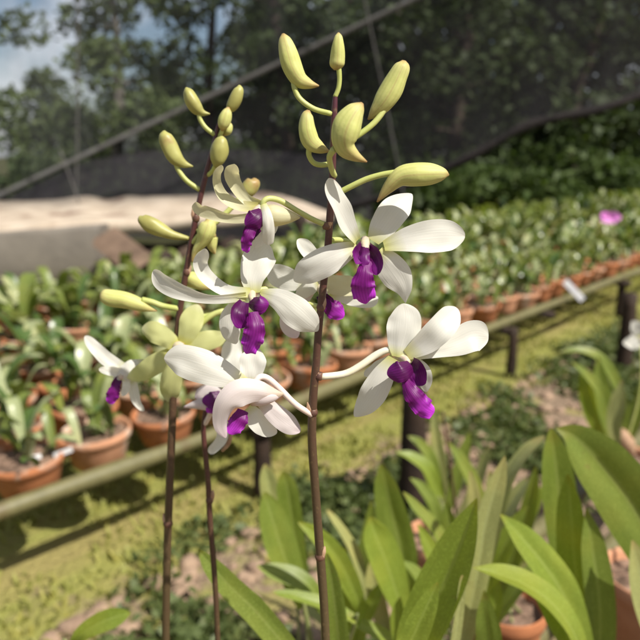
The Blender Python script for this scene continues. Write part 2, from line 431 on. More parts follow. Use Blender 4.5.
def pot_profile(r, h):
    t = .008
    return [(0, 0), (r * .70, 0), (r * .74, .004), (r * .92, h * .74), (r * .93, h * .76), (r * 1.0, h * .78), (r * 1.02, h * .90), (r * 1.01, h), (r * .985, h + .003), (r * .93, h), (r * .90, h * .92), (r * .88, h * .80), (0, h * .78)]
def pot(root, c, r=.07, h=.10, m='terracotta', seed=0, soil=True):
    b = MB(); b.lathe(pot_profile(r, h), 30, V(c), .02, seed); o = b.build('pot', M[m], root)
    b = MB(); rows = []
    for i in range(6):
        row = []
        for k in range(20):
            an = k / 20 * 6.283; rr = r * .895 * i / 5
            p = V((math.cos(an) * rr, math.sin(an) * rr, h * .84 + .010 * noise.noise(V((math.cos(an) * rr * 60 + seed, math.sin(an) * rr * 60, 0)))))
            row.append(V(c) + p)
        rows.append(row)
    b.grid(rows, [k / 20 for k in range(20)], [i / 5 for i in range(6)], True); b.build('potting_mix', M['soil'], root)
    return o
def leaf(root, pts, Y, m='leaf', foot=None, neck=.35, **kw):
    """pts tip -> base in photo pixels; foot: where its cane leaves the pot"""
    SEED[0] += 1
    q = px(list(reversed(pts)), Y)
    kw.setdefault('fold', .22); kw.setdefault('tip', 2.6); kw.setdefault('up', .35); kw.setdefault('ruf', .015); kw.setdefault('rk', 3)
    b = MB()
    b.blade(q, n=40, m=11, bias=1.9, seed=SEED[0], **kw)
    o = b.build('leaf', M[m], root)
    if foot is not None:
        a = V(q[0][:3]); bb = V(q[1][:3]); w = q[0][3]
        mid = a.lerp(foot, .5) + (a - bb) * .15
        c = MB(); c.tube([a + (bb - a) * .12, a, mid, foot], [w * .10, w * neck * .5, w * neck * .62, w * neck * .55], 9, n=14); c.build('cane', M['cane'], o)
    return o
M['cane'] = solid('orchid_cane', two((.14, .17, .055), (.22, .23, .09), 40), .5, .4, (120, .2, .001))[0]

BENCH_Z = .25
# ================================================================== the orchid in front: main spray
YM = .28
foot_main = V((.012, .30, .37))
main = thing('flowering_orchid', 'sharply seen white orchid spray with purple lips and six pale buds on top', 'orchid', (foot_main.x, foot_main.y, BENCH_Z + .015))
pot(main, main.location, .075, .115, 'terracotta_pale', 3)
stem(main, [(326, 650, 4.3), (324, 605, 4.3), (321, 565, 4.5), (319, 540, 4.4), (315, 485, 4.3), (312, 440, 4.4), (313, 400, 4.3), (316, 365, 4.0), (319, 325, 3.8), (324, 280, 3.7), (328, 245, 3.7), (330, 215, 3.7), (332, 185, 3.5), (333, 150, 3.4), (334, 120, 3.2), (335, 100, 2.6), (336, 93, 1.6)], YM, foot_main,
     [(320, 556, 5.3), (312.5, 412, 5.4), (327, 226, 4.9), (318.5, 376, 4.8), (321, 307, 4.6)])
bud(main, YM, [(283, 33.5, 1.2), (284.5, 40, 6), (288, 53, 9), (292, 67, 10), (299, 79, 8.3), (309, 84, 4.8), (319, 86, .8)], [(294, 79), (294.5, 88), (300, 99), (314, 109), (332, 114)], dz=2)
bud(main, YM, [(338.5, 32.5, .8), (338.5, 37, 4.2), (338, 46, 6.2), (337.5, 58, 7.1), (337, 65, 7), (337, 70, 3)], [(338.5, 66), (339.5, 78), (338.5, 88), (335, 97)], rp=2.4)
bud(main, YM, [(404, 60.5, 2), (402.5, 66, 7.4), (398, 76, 9.6), (391, 90, 10.8), (383, 103, 9.8), (375, 112, 6), (368, 119.5, .8)], [(387, 99), (384.5, 109), (375, 122), (363, 132), (350, 140), (334, 146)], dz=6, rp=3)
bud(main, YM, [(308.5, 110, 1.5), (307, 116, 6), (307, 129, 8.6), (311, 141, 8.6), (320, 148, 5.8), (329, 151.5, 1)], [(309.5, 146), (309, 155), (314, 163), (323, 165), (333, 163)], dz=-4)
bud(main, YM, [(362.5, 103, 1.5), (359, 107.5, 6.5), (354, 114, 10.5), (347.5, 126, 14.6), (344, 138, 13.6), (346, 148.5, 10), (355, 156, 5.6), (367, 162, .8)], [(334, 149), (329.5, 157), (331, 167), (334.5, 176)], dz=-14, rp=3)
bud(main, YM, [(449, 175, .8), (443, 174, 6.2), (430, 174, 10.3), (414, 174.5, 11.6), (400, 177, 10), (388, 188, 6), (377, 202, .8)], [(395, 173), (383, 174.5), (367, 179), (352, 186), (340, 192), (332, 195)], dz=-3, rp=3)

# flower 1, upper right of the stem
flower(main, YM, [(366, 246, 4, 6), (352, 243, 3.2, 14), (340, 240, 2.8, 10), (328, 240, 2.6, 0)], [(365, 240, 4.5, 4), (365, 246, 4.6, -3), (365, 252, 3.2, -7)], [
    ('petal', [(357, 241, 8, 2), (348, 226, 17, -3), (338.5, 208, 19, -7), (331.5, 192, 16, -8), (329.5, 178, 11, -7)], 'petal', dict(tilt=22, twist=20, cup=.3)),
    ('sepal', [(373, 241, 13, 4), (382, 227, 26, 5), (392, 213, 30, 7), (402, 202, 25, 11), (412, 194, 12, 15)], 'petal', dict(cup=-.12, tip=1.3)),
    ('petal', [(384, 246, 10, 3), (406, 240, 24, 2), (427, 237, 32, 3), (446, 235.5, 31, 6), (465, 236.5, 20, 10)], 'petal', dict(cup=.15, tilt=-8, tip=1.3)),
    ('sepal', [(357, 247, 13, 2), (341, 254, 24, -2), (324, 262.5, 30, -4), (308, 271.5, 27, -3), (294, 281, 16, 1)], 'petal', dict(cup=-.18, tip=1.2)),
    ('sepal', [(377, 252, 14, 3), (387.5, 264, 28, 3), (397.5, 277, 30, 4), (403.5, 289, 21, 6), (405.5, 303, 6, 9)], 'petal', dict(cup=-.12, tip=2.2)),
], [(True, [(362, 245, 8, -3), (357.5, 254, 13, -10), (356, 264, 10, -14)], dict(tilt=-35, cup=.35, ruf=.05)),
    (True, [(369, 247, 9, -2), (376, 258, 15, -9), (377.5, 275, 12, -12)], dict(tilt=30, cup=.35, ruf=.05)),
    (True, [(364, 244, 8, -4), (364.5, 254, 11, -11), (363, 266, 13, -13)], dict(cup=-.4)),
    (False, [(366, 260, 11, -11), (364.5, 273, 17, -15), (363, 287, 25, -15), (366, 304, 20, -10)], dict(cup=-.32, ruf=.17, tip=.8, rk=7))])
# flower 2, lower right
flower(main, YM, [(394, 353, 3.2, 4), (388, 350, 3.4, 3), (376, 355, 3.7, 3), (360, 366, 3.7, 2), (344, 374, 3.6, 1), (319, 377, 3.4, 0)], [(398, 356, 4, 3), (404, 359, 4.2, 0), (408, 363, 3.4, -3)], [
    ('sepal', [(398, 357, 12, 0), (400.5, 345, 26, 1), (403.5, 330, 34, 2), (404.5, 316, 32, 4), (403, 303.5, 24, 8)], 'petal', dict(cup=-.15, tip=1.0)),
    ('petal', [(408, 356, 9, 3), (436, 350, 16, 3), (458, 342.5, 27, 4), (474, 336, 31, 6), (488.5, 337, 24, 10)], 'petal', dict(cup=.15, tip=1.0, ruf=.04)),
    ('petal', [(407, 355, 11, 0), (426, 342, 24, -2), (439, 330, 27, -3), (449.5, 318, 25, 0), (457, 308, 17, 4)], 'petal', dict(cup=.16, tip=1.1)),
    ('sepal', [(393, 358, 10, 0), (383, 376, 23, -2), (373, 394, 27, -2), (364.5, 406, 21, 0), (354.5, 416.5, 12, 3)], 'petal', dict(cup=-.15, tip=1.4)),
    ('petal', [(393, 358, 8, 4), (378, 367, 11, 7), (364, 375, 7, 10)], 'petal', dict(cup=.1, tilt=20)),
    ('sepal', [(412, 360, 12, 4), (423, 374, 17, 5), (426, 392, 9, 7)], 'petal', dict(cup=-.1, tip=1.6)),
], [(True, [(412, 362, 10, -2), (418, 371, 18, -7), (421, 386, 14, -8)], dict(cup=.4, tilt=25, ruf=.05)),
    (True, [(412, 366, 14, -6), (402, 371, 22, -12), (387, 374.5, 18, -9)], dict(cup=-.35, ruf=.05, tip=1.0)),
    (False, [(405, 380, 8, -9), (410.5, 391, 17, -13), (418, 401, 20, -15), (426, 409, 21, -14), (434, 413, 15, -12)], dict(cup=-.35, ruf=.2, rk=7, tip=.7))], ped_m='pedicel_white')
# flower 3, upper left, side view
flower(main, YM, [(262, 207, 2.6, -3), (264, 201, 2.8, -3), (270, 198.5, 2.9, -2), (281, 201, 2.9, 0), (296, 210, 2.8, 0), (312, 219, 2.8, 0), (328, 226, 2.8, 0)], [(262, 207, 4, -2), (257, 211, 4.5, -4), (252, 217, 4, -5)], [
    ('petal', [(257, 208.5, 11, 0), (238, 206, 11, 3), (223, 197, 10, 4), (216.5, 185, 9, 2), (216.5, 174, 8, -2), (221.5, 165, 6, -5)], 'petal_cream', dict(tilt=25, cup=.3)),
    ('sepal', [(261, 207, 12, 2), (246, 199, 11, 4), (236, 186, 13, 3), (231.5, 174, 15, 0), (234.5, 164, 12, -4)], 'petal_cream', dict(cup=.35, tip=.9)),
    ('petal', [(256, 217, 10, -2), (233, 218.5, 9, -4), (212, 213.5, 12, -5), (200, 209, 12, -6), (195.5, 202, 8, -8)], 'petal_cream', dict(tilt=-20, cup=.25, tip=.9)),
    ('sepal', [(263, 204, 7, -6), (267, 215.5, 10, -10), (268.5, 230, 12, -11), (267.5, 245, 11, -9)], 'petal', dict(cup=-.3, tip=.7)),
    ('sepal', [(274, 214, 12, -2), (270, 228, 15, -2), (260, 241, 11, -1), (255, 248, 6, 0)], 'petal', dict(cup=-.2)),
], [(True, [(264, 212, 13, -7), (256, 218.5, 21, -11), (245, 225, 15, -10)], dict(cup=-.4, ruf=.04)),
    (True, [(258, 226, 12, -4), (250, 232, 15, -4), (243, 235, 9, -4)], dict(cup=.4, ruf=.04)),
    (False, [(254, 226, 9, -9), (248, 237, 12, -11), (246, 246, 10, -10), (247, 253, 6, -8)], dict(cup=-.3, ruf=.2, rk=7))],
    mentum=[(262, 213, 8, -2), (273, 215.5, 11, -2), (285, 216.5, 8.2, -1), (294, 217, 4.5, 0), (300, 217.5, .8, 1)])
# flower 4, middle left
flower(main, YM, [(258, 290, 2.6, 6), (268, 289, 2.6, 8), (282, 294, 2.5, 8), (300, 301, 2.4, 5), (321, 307, 2.4, 0)], [(252, 293, 4, 1), (252, 297, 4, -3), (253, 301, 3, -6)], [
    ('petal', [(246, 296, 9, -3), (212, 299, 9, -6), (185, 292.5, 14, -8), (164, 283, 17, -6), (153, 271, 10, -2)], 'petal', dict(cup=.25, tilt=-18, tip=1.4)),
    ('petal', [(250, 293, 10, -2), (226, 291, 12, -2), (208, 279, 15, 0), (199.5, 264, 14, -2), (205, 248.5, 11, -6)], 'petal', dict(cup=.3, tilt=18)),
    ('sepal', [(253.5, 293, 13, 0), (252.5, 278, 24, 1), (257, 263, 32, 3), (263, 252, 31, 6), (270, 245.5, 24, 10)], 'petal', dict(cup=.12, tip=.9)),
    ('sepal', [(260, 293, 9, -3), (280, 300, 23, -6), (296, 312.5, 31, -7), (309.5, 324, 25, -5), (318, 331, 14, -2)], 'petal', dict(cup=-.15, tip=1.2)),
    ('sepal', [(241, 300, 12, -1), (230, 318, 20, -1), (231, 333, 19, 0), (236, 344, 12, 2)], 'petal', dict(cup=-.2)),
], [(True, [(249, 302, 10, -6), (258, 304.5, 21, -11), (269, 304, 17, -9)], dict(cup=-.4, ruf=.05)),
    (True, [(244, 302, 10, -7), (239.5, 314, 18, -12), (244, 328, 13, -11)], dict(cup=.4, ruf=.05)),
    (False, [(252, 312, 12, -12), (255, 327, 20, -16), (252, 341, 22, -16), (246, 354, 14, -13)], dict(cup=-.35, ruf=.2, rk=7, tip=.8))])
# flower 5, behind the stem
flower(main, YM + .018, [(316, 284, 2.6, 2), (320, 291, 2.6, 0), (322, 298, 2.4, -16)], [(318, 284, 4, 0), (322, 290, 4.5, -3), (325, 297, 4, -5)], [
    ('petal', [(317, 270, 8, 0), (313, 258, 14, 1), (306, 248, 15, 3), (298, 239, 9, 6)], 'petal', dict(cup=.2)),
    ('petal', [(308, 284, 13, 0), (296, 281, 20, 0), (282, 277, 24, 2), (267, 268, 17, 5)], 'petal', dict(cup=.1)),
    ('sepal', [(316, 281, 12, 0), (335, 285, 20, 0), (350, 286, 20, 2), (362, 288, 13, 4)], 'petal_cream', dict(cup=-.1)),
    ('sepal', [(318, 283, 12, -3), (308, 289, 15, -4), (295, 299, 9, -2)], 'petal', dict(cup=-.2)),
    ('sepal', [(312, 290, 8, 2), (298, 306, 16, 3), (290, 322, 21, 4), (297, 338, 14, 6)], 'petal_pink', dict(cup=-.15)),
    ('sepal', [(330, 293, 8, 4), (352, 299, 14, 5), (370, 301, 13, 6), (378, 297, 8, 7)], 'petal', dict(cup=-.15)),
], [(True, [(320, 295, 8, -4), (327, 303, 15, -8), (332, 309, 12, -9)], dict(cup=.4)),
    (False, [(324, 300, 10, -7), (333, 309, 19, -11), (344, 317, 15, -9)], dict(cup=-.3, ruf=.12))])
# flower 6, lower left, seen from behind and below
flower(main, YM - .006, [(254, 383, 3, 0), (260, 377, 3.2, 1), (268, 378.5, 3.2, 2), (280, 389, 3.2, 3), (295, 404, 3.1, 4), (312, 415, 3, 5)], [(254, 385, 4, 4), (252, 390, 4, 4), (250, 394, 3, 4)], [
    ('petal', [(246, 384, 12, 0), (220, 373, 29, -3), (198, 365.5, 35, -5), (180, 360, 31, -4), (164, 358.5, 20, -1)], 'petal', dict(cup=-.14, tip=1.0)),
    ('petal', [(251, 384, 11, 3), (252, 371, 23, 4), (253.5, 359, 27, 6), (256.5, 347, 17, 9)], 'petal', dict(cup=.1)),
    ('sepal', [(262, 401, 13, 3), (276, 414, 20, 3), (288.5, 424, 20, 5), (300.5, 431.5, 12, 8)], 'petal_pink', dict(cup=-.12)),
    ('sepal', [(247, 408, 13, 3), (258, 421, 21, 4), (267, 428, 19, 6), (277, 433, 12, 8)], 'petal', dict(cup=-.12)),
    ('sepal', [(283, 394, 2, -1), (270, 394, 16, -3), (255, 391.5, 24, -7), (239, 394, 28, -10), (226, 405, 22, -11), (221, 423, 15, -8), (226, 438, 9, -5)], 'petal_pink', dict(cup=-.35, tilt=-12)),
], [(False, [(243, 410, 11, -1), (238.5, 421, 18, -4), (229, 434, 13, -5)], dict(cup=-.3, ruf=.1))],
    ped_m='pedicel_pink', mentum=[(252, 397, 9, 0), (262, 397, 9, -1), (272, 396.5, 6, -1), (281, 395.5, 1, 0)], men_m='petal_pink')

# ================================================================== second spray, further back
YS = .36
foot2 = P(168, 760, YS); foot2.z = .37
sec = thing('flowering_orchid', 'softer brown orchid spray of narrow olive buds and greenish yellow flower on the left', 'orchid', (foot2.x, foot2.y, BENCH_Z + .015))
pot(sec, sec.location, .07, .11, 'terracotta', 8)
stem(sec, [(166, 650, 3.9), (167, 560, 4), (169, 500, 4), (172, 430, 3.9), (174, 380, 3.6), (178, 325, 3.3), (184, 285, 3.1), (190, 250, 3), (196, 217, 2.9), (204, 182, 2.8), (212, 152, 2.5), (217, 130, 2), (219, 122, 1.2)], YS, foot2, [(168, 523, 4.8), (186.5, 272, 3.8), (196, 218, 3.8)])
bud(sec, YS, [(186, 87.5, 1), (188, 92, 5), (192, 101, 7.2), (197.5, 109, 6.4), (203, 113, 3.4), (210, 114, .6)], [(199.5, 112), (200, 119), (206, 128), (215, 135)], 'bud_olive', 2.3)
bud(sec, YS, [(239.5, 85, 1), (239, 90, 5), (235.5, 99, 6.6), (231, 107, 5.4), (227, 113, 1)], [(231, 107), (226, 122), (219, 136)], 'bud_olive', 1.9)
bud(sec, YS, [(228.5, 107, 1), (227, 112, 4.8), (225, 119, 6.4), (223, 126, 5), (222, 131, 1)], [(223, 126), (221, 134), (217, 141)], 'bud', 1.9, -3)
bud(sec, YS, [(229.5, 122, 1), (229, 126, 4), (226.5, 131, 5), (223, 136, 1)], None, 'bud', 1.9, 3)
bud(sec, YS, [(222, 136, 1.2), (221.5, 140, 6), (219.5, 150, 9), (217.5, 160, 7.4), (215.5, 168, 1.5)], [(216, 165), (212.5, 171), (208, 175)], 'bud_olive', 2.2, -6)
bud(sec, YS, [(164, 130.5, 1), (165, 136, 6.4), (169.5, 147, 8.2), (176, 158, 7.4), (184, 164, 4), (193, 166.5, .6)], [(176, 162), (178.5, 170), (187, 181), (200, 190)], 'bud_olive', 2.5)
bud(sec, YS, [(255, 178, 1.2), (254, 182, 7), (248, 189, 8.6), (242, 196, 5.5), (238, 201, 1)], [(243, 195), (232, 207), (216, 222), (197, 232)], 'bud_olive', 2.8, 8)
bud(sec, YS, [(139.5, 216, 1), (142, 219, 5.6), (150, 224, 8.3), (161, 230, 7.2), (173, 235, 4.6), (189, 238.5, 1.8)], None, 'bud_olive', 2.2)
bud(sec, YS, [(208, 217, 1.2), (209, 223, 7), (206, 232, 9), (202, 242, 6), (195, 252, 3), (192, 262, .8)], [(205, 229), (198, 236), (191, 244)], 'bud', 2.4, -3)
bud(sec, YS, [(216, 236, .8), (212, 236, 6), (212, 246, 5), (215, 254, .8)], [(211, 238), (200, 245), (190, 250)], 'bud', 2, 2)
bud(sec, YS, [(180, 277, 1), (184, 277, 6), (193, 280, 8), (203, 285, 6), (210, 289, 1)], [(186, 279), (184, 282), (182, 286)], 'bud', 2.2, 4)
bud(sec, YS, [(100, 294, 1), (103, 295, 6), (112, 298, 8.8), (126, 300.5, 8.6), (140, 305, 6.4), (150, 309, 3), (157, 311, .6)], [(142, 300), (152, 302), (163, 306), (180, 309)], 'bud', 3.0)
flower(sec, YS - .004, [(184, 345, 3, 4), (192, 336, 3, 6), (203, 322, 3, 7), (214, 314, 3, 8), (224, 311, 2.8, 9), (205, 316, 2.4, 16), (180, 318, 2.4, 4)], [(178, 347, 6, -2), (180, 348, 6.5, 1), (182, 347, 4, 4)], [
    ('sepal', [(183, 345, 11, 0), (188.5, 330, 21, 0), (192.5, 318, 23, 2), (198, 304.5, 15, 6)], 'petal_green', dict(cup=-.15, tip=1.0)),
    ('sepal', [(178, 347, 12, 0), (165.5, 338, 19, -2), (153, 331.5, 21, -1), (142, 328, 13, 3)], 'petal_green', dict(cup=-.15, tip=1.0)),
    ('petal', [(184, 346, 12, 0), (203, 341.5, 20, 0), (217, 338.5, 17, 2), (227, 333.5, 10, 4)], 'petal_green', dict(cup=-.15)),
    ('petal', [(175, 351, 11, 0), (157, 363, 20, -2), (142, 372.5, 18, 0), (127, 378, 9, 4)], 'petal_green', dict(cup=-.15)),
    ('sepal', [(177, 352, 12, -1), (172, 376, 21, -2), (170, 392, 20, 0), (168.5, 402, 14, 4)], 'petal_green', dict(cup=-.15, tip=1.0)),
], None, label='greenish yellow flower seen from behind')
flower(sec, YS + .006, [(134, 368, 3, 0), (148, 362, 2.6, 5), (162, 356, 2.4, 6), (175, 352, 2.4, -6)], [(130, 370, 5, 0), (124, 374, 5.5, -2), (119, 379, 4, -4)], [
    ('petal', [(126, 371, 12, 0), (108, 360, 14, -2), (95.5, 348, 12, -2), (85, 336, 8, 1)], 'petal', dict(cup=.15)),
    ('petal', [(125, 373, 9, -3), (112, 371.5, 9, -5), (99, 369, 6, -6)], 'petal', dict(cup=.15)),
    ('sepal', [(146, 363, 9, 0), (134, 369, 20, -3), (122, 375, 16, -5), (113, 379, 8, -5)], 'petal', dict(cup=-.3)),
    ('sepal', [(132, 378, 8, -2), (134.5, 395, 10, -3), (138, 404, 7, -2), (144, 411, 4, 0)], 'petal', dict(cup=.1)),
    ('sepal', [(126, 378, 7, -4), (126, 388, 8, -6), (122, 396, 5, -7)], 'petal', dict(cup=.1)),
], [(True, [(121, 376, 6, -4), (116, 384, 9, -6), (115, 390, 8, -6)], dict(cup=.3)), (False, [(117, 385, 7, -6), (113, 394, 13, -8), (110, 404, 9, -6)], dict(cup=-.2))])

# third spike
foot3 = P(219, 760, YS); foot3.z = .37
thr = thing('flowering_orchid', 'thin brown orchid spike with half hidden pale pink flower facing away', 'orchid', (foot3.x, foot3.y + .06, BENCH_Z + .015))
pot(thr, thr.location, .07, .11, 'terracotta', 12)
stem(thr, [(218, 650, 2.8), (216, 600, 2.8), (213, 555, 2.9), (210, 520, 2.9), (208, 480, 2.8), (204, 440, 2.6), (204, 420, 2.3), (208, 400, 2), (216, 372, 1.8), (226, 345, 1.6)], YS, foot3, [(209.5, 500, 3.8)])
flower(thr, YS - .012, [(216, 398, 2.6, 2), (212, 410, 2.6, 6), (205, 424, 2.4, 12)], [(220, 400, 4, 0), (217, 404, 4.5, -1), (213, 408, 3.5, -2)], [
    ('petal', [(240, 384, 9, 0), (233, 366, 20, 0), (232, 350, 20, 3), (236, 336, 12, 6)], 'petal', dict(cup=.1)),
    ('petal', [(217, 410, 12, -3), (222, 426, 12, -4), (221, 440, 11, -3), (209, 453, 8, 0)], 'petal', dict(cup=.2)),
    ('sepal', [(225, 395, 10, 2), (209, 391, 14, 1), (195, 398, 10, 2)], 'petal_pink', dict(cup=-.2)),
], [(True, [(222, 396, 12, -3), (212, 400, 17, -6), (202, 401, 11, -5)], dict(cup=-.2)), (False, [(218, 403, 10, -4), (212, 408, 12, -5), (206, 411, 8, -4)], dict(cup=-.2))],
    ped_m='pedicel_pink', mentum=[(216, 404, 8, 0), (205, 403.5, 7, 0), (194, 405, 4, 1), (184, 407, .9, 2)], men_m='petal_pink')
b = MB(); p, r = pxr([(231, 434, 2, 0), (228, 444, 2.4, 1), (222, 451, 1.6, 2)], YS - .01); b.tube(p, r, 8, n=8); b.build('withered_bud', M['bract'], thr)

# ================================================================== leaves in the foreground: potted orchids of the near bench
def plant(label, foot_px, Y, leaves, r=.065, h=.10, m='terracotta', tall=0, group='potted orchids on the near bench'):
    fp = P(foot_px[0], foot_px[1], Y)
    root = thing('potted_orchid', label, 'orchid', (fp.x, fp.y, BENCH_Z + .015), group)
    pot(root, root.location, r, h, m, foot_px[0])
    for i, (pts, mm, dy, kw) in enumerate(leaves):
        an = i * 2.4
        foot = V((fp.x + .022 * math.cos(an), fp.y + .022 * math.sin(an), BENCH_Z + .015 + h * .84))
        leaf(root, pts, Y + dy, mm, foot, **kw)
    return root
plant('orchid with one long narrow leaf leaning left below the thin spike', (300, 700), .40, [
    ([(198, 549, 9), (212, 566, 17), (232, 588, 22), (262, 618, 24), (300, 668, 20), (312, 710, 10)], 'leaf', 0, dict(tilt=-22, up=.3)),
    ([(70, 650, 8), (84, 632, 15), (104, 621, 19), (122, 615, 17), (131, 613, 8)][::-1], 'leaf_bright', .08, dict(tilt=20)),
    ([(327, 553, 8), (331, 578, 17), (336, 615, 22), (341, 665, 21), (345, 720, 9)], 'leaf', .02, dict(tilt=-20)),
])
plant('orchid with upright broad green leaves just left of the main stem', (312, 660), .62, [
    ([(264, 492, 14), (271, 515, 27), (280, 545, 32), (292, 576, 26), (304, 606, 14)], 'leaf', 0, dict(tilt=10, tip=1.6)),
    ([(265, 464, 10), (268, 482, 17), (272, 502, 19), (280, 525, 18), (296, 570, 8)], 'leaf_dull', .06, dict(tip=1.6)),
    ([(283, 471, 11), (287, 486, 20), (290, 505, 22), (294, 530, 20), (304, 575, 9)], 'leaf', .03, dict(tilt=-15, tip=1.6)),
    ([(257, 566, 9), (274, 572, 18), (295, 578, 21), (313, 590, 15), (322, 612, 8)], 'leaf', -.02, dict(tip=2, up=.9)),
    ([(298, 522, 7), (316, 534, 14), (334, 553, 18), (350, 582, 18), (360, 612, 10), (348, 640, 7)], 'leaf_bright', -.05, dict(tilt=-25, up=.8)),
    ([(327, 510, 6), (344, 534, 10), (358, 562, 12), (364, 600, 9)], 'leaf_dull', .1, dict(tilt=25)),
    ([(273, 592, 7), (300, 597, 12), (330, 606, 14), (356, 620, 9)], 'leaf_bright', -.08, dict(up=1.0)),
])
plant('orchid with bright yellow green leaf standing right of the main stem', (408, 665), .60, [
    ([(370, 517, 16), (375, 535, 29), (385, 560, 34), (395, 588, 28), (405, 618, 13)], 'leaf_bright', 0, dict(tilt=12, tip=1.5)),
    ([(381, 464, 10), (386, 486, 23), (393, 518, 31), (402, 555, 30), (410, 600, 14)], 'leaf', .05, dict(tilt=-15, tip=1.6)),
    ([(403, 492, 6), (416, 508, 12), (434, 528, 15), (446, 555, 14), (440, 600, 9)], 'leaf', .08, dict(tilt=22, up=.6)),
    ([(371, 560, 10), (374, 585, 17), (380, 612, 17), (390, 645, 10)], 'leaf_dull', .06, dict()),
    ([(350, 620, 8), (372, 630, 15), (395, 645, 15), (408, 662, 8)], 'leaf_bright', -.03, dict(up=.9)),
    ([(400, 597, 7), (398, 618, 16), (402, 645, 15), (408, 668, 8)], 'leaf_bright', -.06, dict()),
], r=.06)
plant('orchid with tall pointed folded leaves at the bottom between main stem and pot', (425, 760), .40, [
    ([(477, 498, 10), (467, 528, 30), (452, 566, 44), (434, 606, 47), (416, 652, 40), (412, 715, 14)], 'leaf_bright', 0, dict(tilt=-14, fold=.32, tip=2.2)),
    ([(438, 582, 8), (428, 603, 19), (416, 630, 25), (404, 664, 24), (410, 715, 10)], 'leaf_bright', -.03, dict(tilt=20, tip=2.2)),
    ([(505, 456, 6), (496, 486, 17), (484, 530, 22), (476, 580, 22), (462, 640, 18), (440, 715, 9)], 'leaf_dull', .10, dict(tilt=25, tip=2.4)),
    ([(545, 436, 8), (528, 450, 13), (512, 472, 15), (502, 500, 14), (492, 545, 12), (465, 640, 7)], 'leaf_dull', .22, dict(tilt=-25, up=.7)),
    ([(484, 590, 6), (487, 615, 20), (489, 645, 26), (480, 690, 24), (450, 740, 9)], 'leaf', .04, dict(tilt=-15)),
    ([(462, 575, 5), (460, 600, 8), (455, 640, 9), (445, 690, 6)], 'leaf_dull', -.01, dict(tilt=40)),
], r=.07, h=.11)
plant('orchid with fan of broad bright leaves beside the large arching leaf', (590, 700), .50, [
    ([(500, 514, 8), (519, 535, 24), (542, 562, 34), (562, 592, 34), (580, 630, 22), (592, 675, 11)], 'leaf_bright', 0, dict(tilt=14, tip=2.3)),
    ([(473, 568, 8), (497, 574, 23), (524, 584, 31), (552, 604, 32), (575, 635, 22), (588, 680, 10)], 'leaf_bright', -.04, dict(tilt=24, tip=2.2, up=.8)),
    ([(568, 474, 8), (570, 500, 22), (573, 540, 30), (577, 585, 30), (586, 650, 14)], 'leaf_bright', .03, dict(tilt=-18, tip=2.2)),
    ([(551, 428, 12), (555, 460, 28), (560, 505, 34), (568, 560, 31), (582, 640, 13)], 'leaf', .07, dict(tilt=12, tip=1.7)),
    ([(586, 508, 7), (592, 545, 24), (598, 590, 29), (600, 640, 27), (596, 700, 10)], 'leaf', .02, dict(tilt=18)),
    ([(535, 596, 8), (552, 612, 22), (566, 632, 24), (582, 664, 12)], 'leaf', -.03, dict(tilt=-10)),
], r=.07, h=.11)
plant('orchid with one very large leaf arching in from the right edge', (700, 760), .52, [
    ([(556, 428, 14), (576, 438, 40), (606, 470, 56), (636, 512, 62), (672, 580, 52), (700, 690, 18)], 'leaf', 0, dict(tilt=-8, fold=.28, tip=2.0, up=.2)),
    ([(632, 540, 10), (640, 570, 30), (655, 620, 36), (680, 690, 16)], 'leaf_dull', -.02, dict(tilt=20)),
], r=.07, h=.11)
for i, (u_, n_, lab) in enumerate(((-.42, .44, 'unseen low leafy orchid added for its shadow at the left end of the near bench'), (-.16, .46, 'unseen low leafy orchid added for its shadow left of the main spray'), (.06, .45, 'unseen low leafy orchid added for its shadow just behind the main spray'), (-.30, .22, 'unseen low leafy orchid added for its shadow left of the second spray'), (.30, .47, 'unseen low leafy orchid added for its shadow under the long narrow leaf'))):  # plants out of view, added so their shadows dapple the ground
    c = UN(u_, n_); root = thing('potted_orchid', lab, 'orchid', (c.x, c.y, BENCH_Z + .015), 'potted orchids on the near bench')
    pot(root, root.location, .065, .10, 'terracotta', i); rr_ = random.Random(i + 40)
    for k in range(11):
        an = k * 2.4 + i; base = V((c.x + .02 * math.cos(an), c.y + .02 * math.sin(an), BENCH_Z + .10))
        top = min(.66 if n_ < .4 else .60, 1 - .84 * c.y - .08) + rr_.uniform(-.12, 0); z0 = .30 + .5 * (top - .30) * rr_.random(); d = V((math.cos(an), math.sin(an), 0)) * rr_.uniform(.05, .10)
        b = MB(); b.tube([base, V((base.x, base.y, z0)) + d * .2], [.004, .004], 6); a_ = V((base.x, base.y, z0)) + d * .2
        b.blade([tuple(a_) + (.015,), tuple(a_.lerp(V((c.x, c.y, top)) + d, .5)) + (.04,), tuple(V((c.x, c.y, top)) + d * 1.2) + (.025,)], n=12, m=5, fold=.25, tip=2.2, face=V((0, 0, 1)) - d * 8, seed=k)
        b.build('leaf', M['leaf'], root)
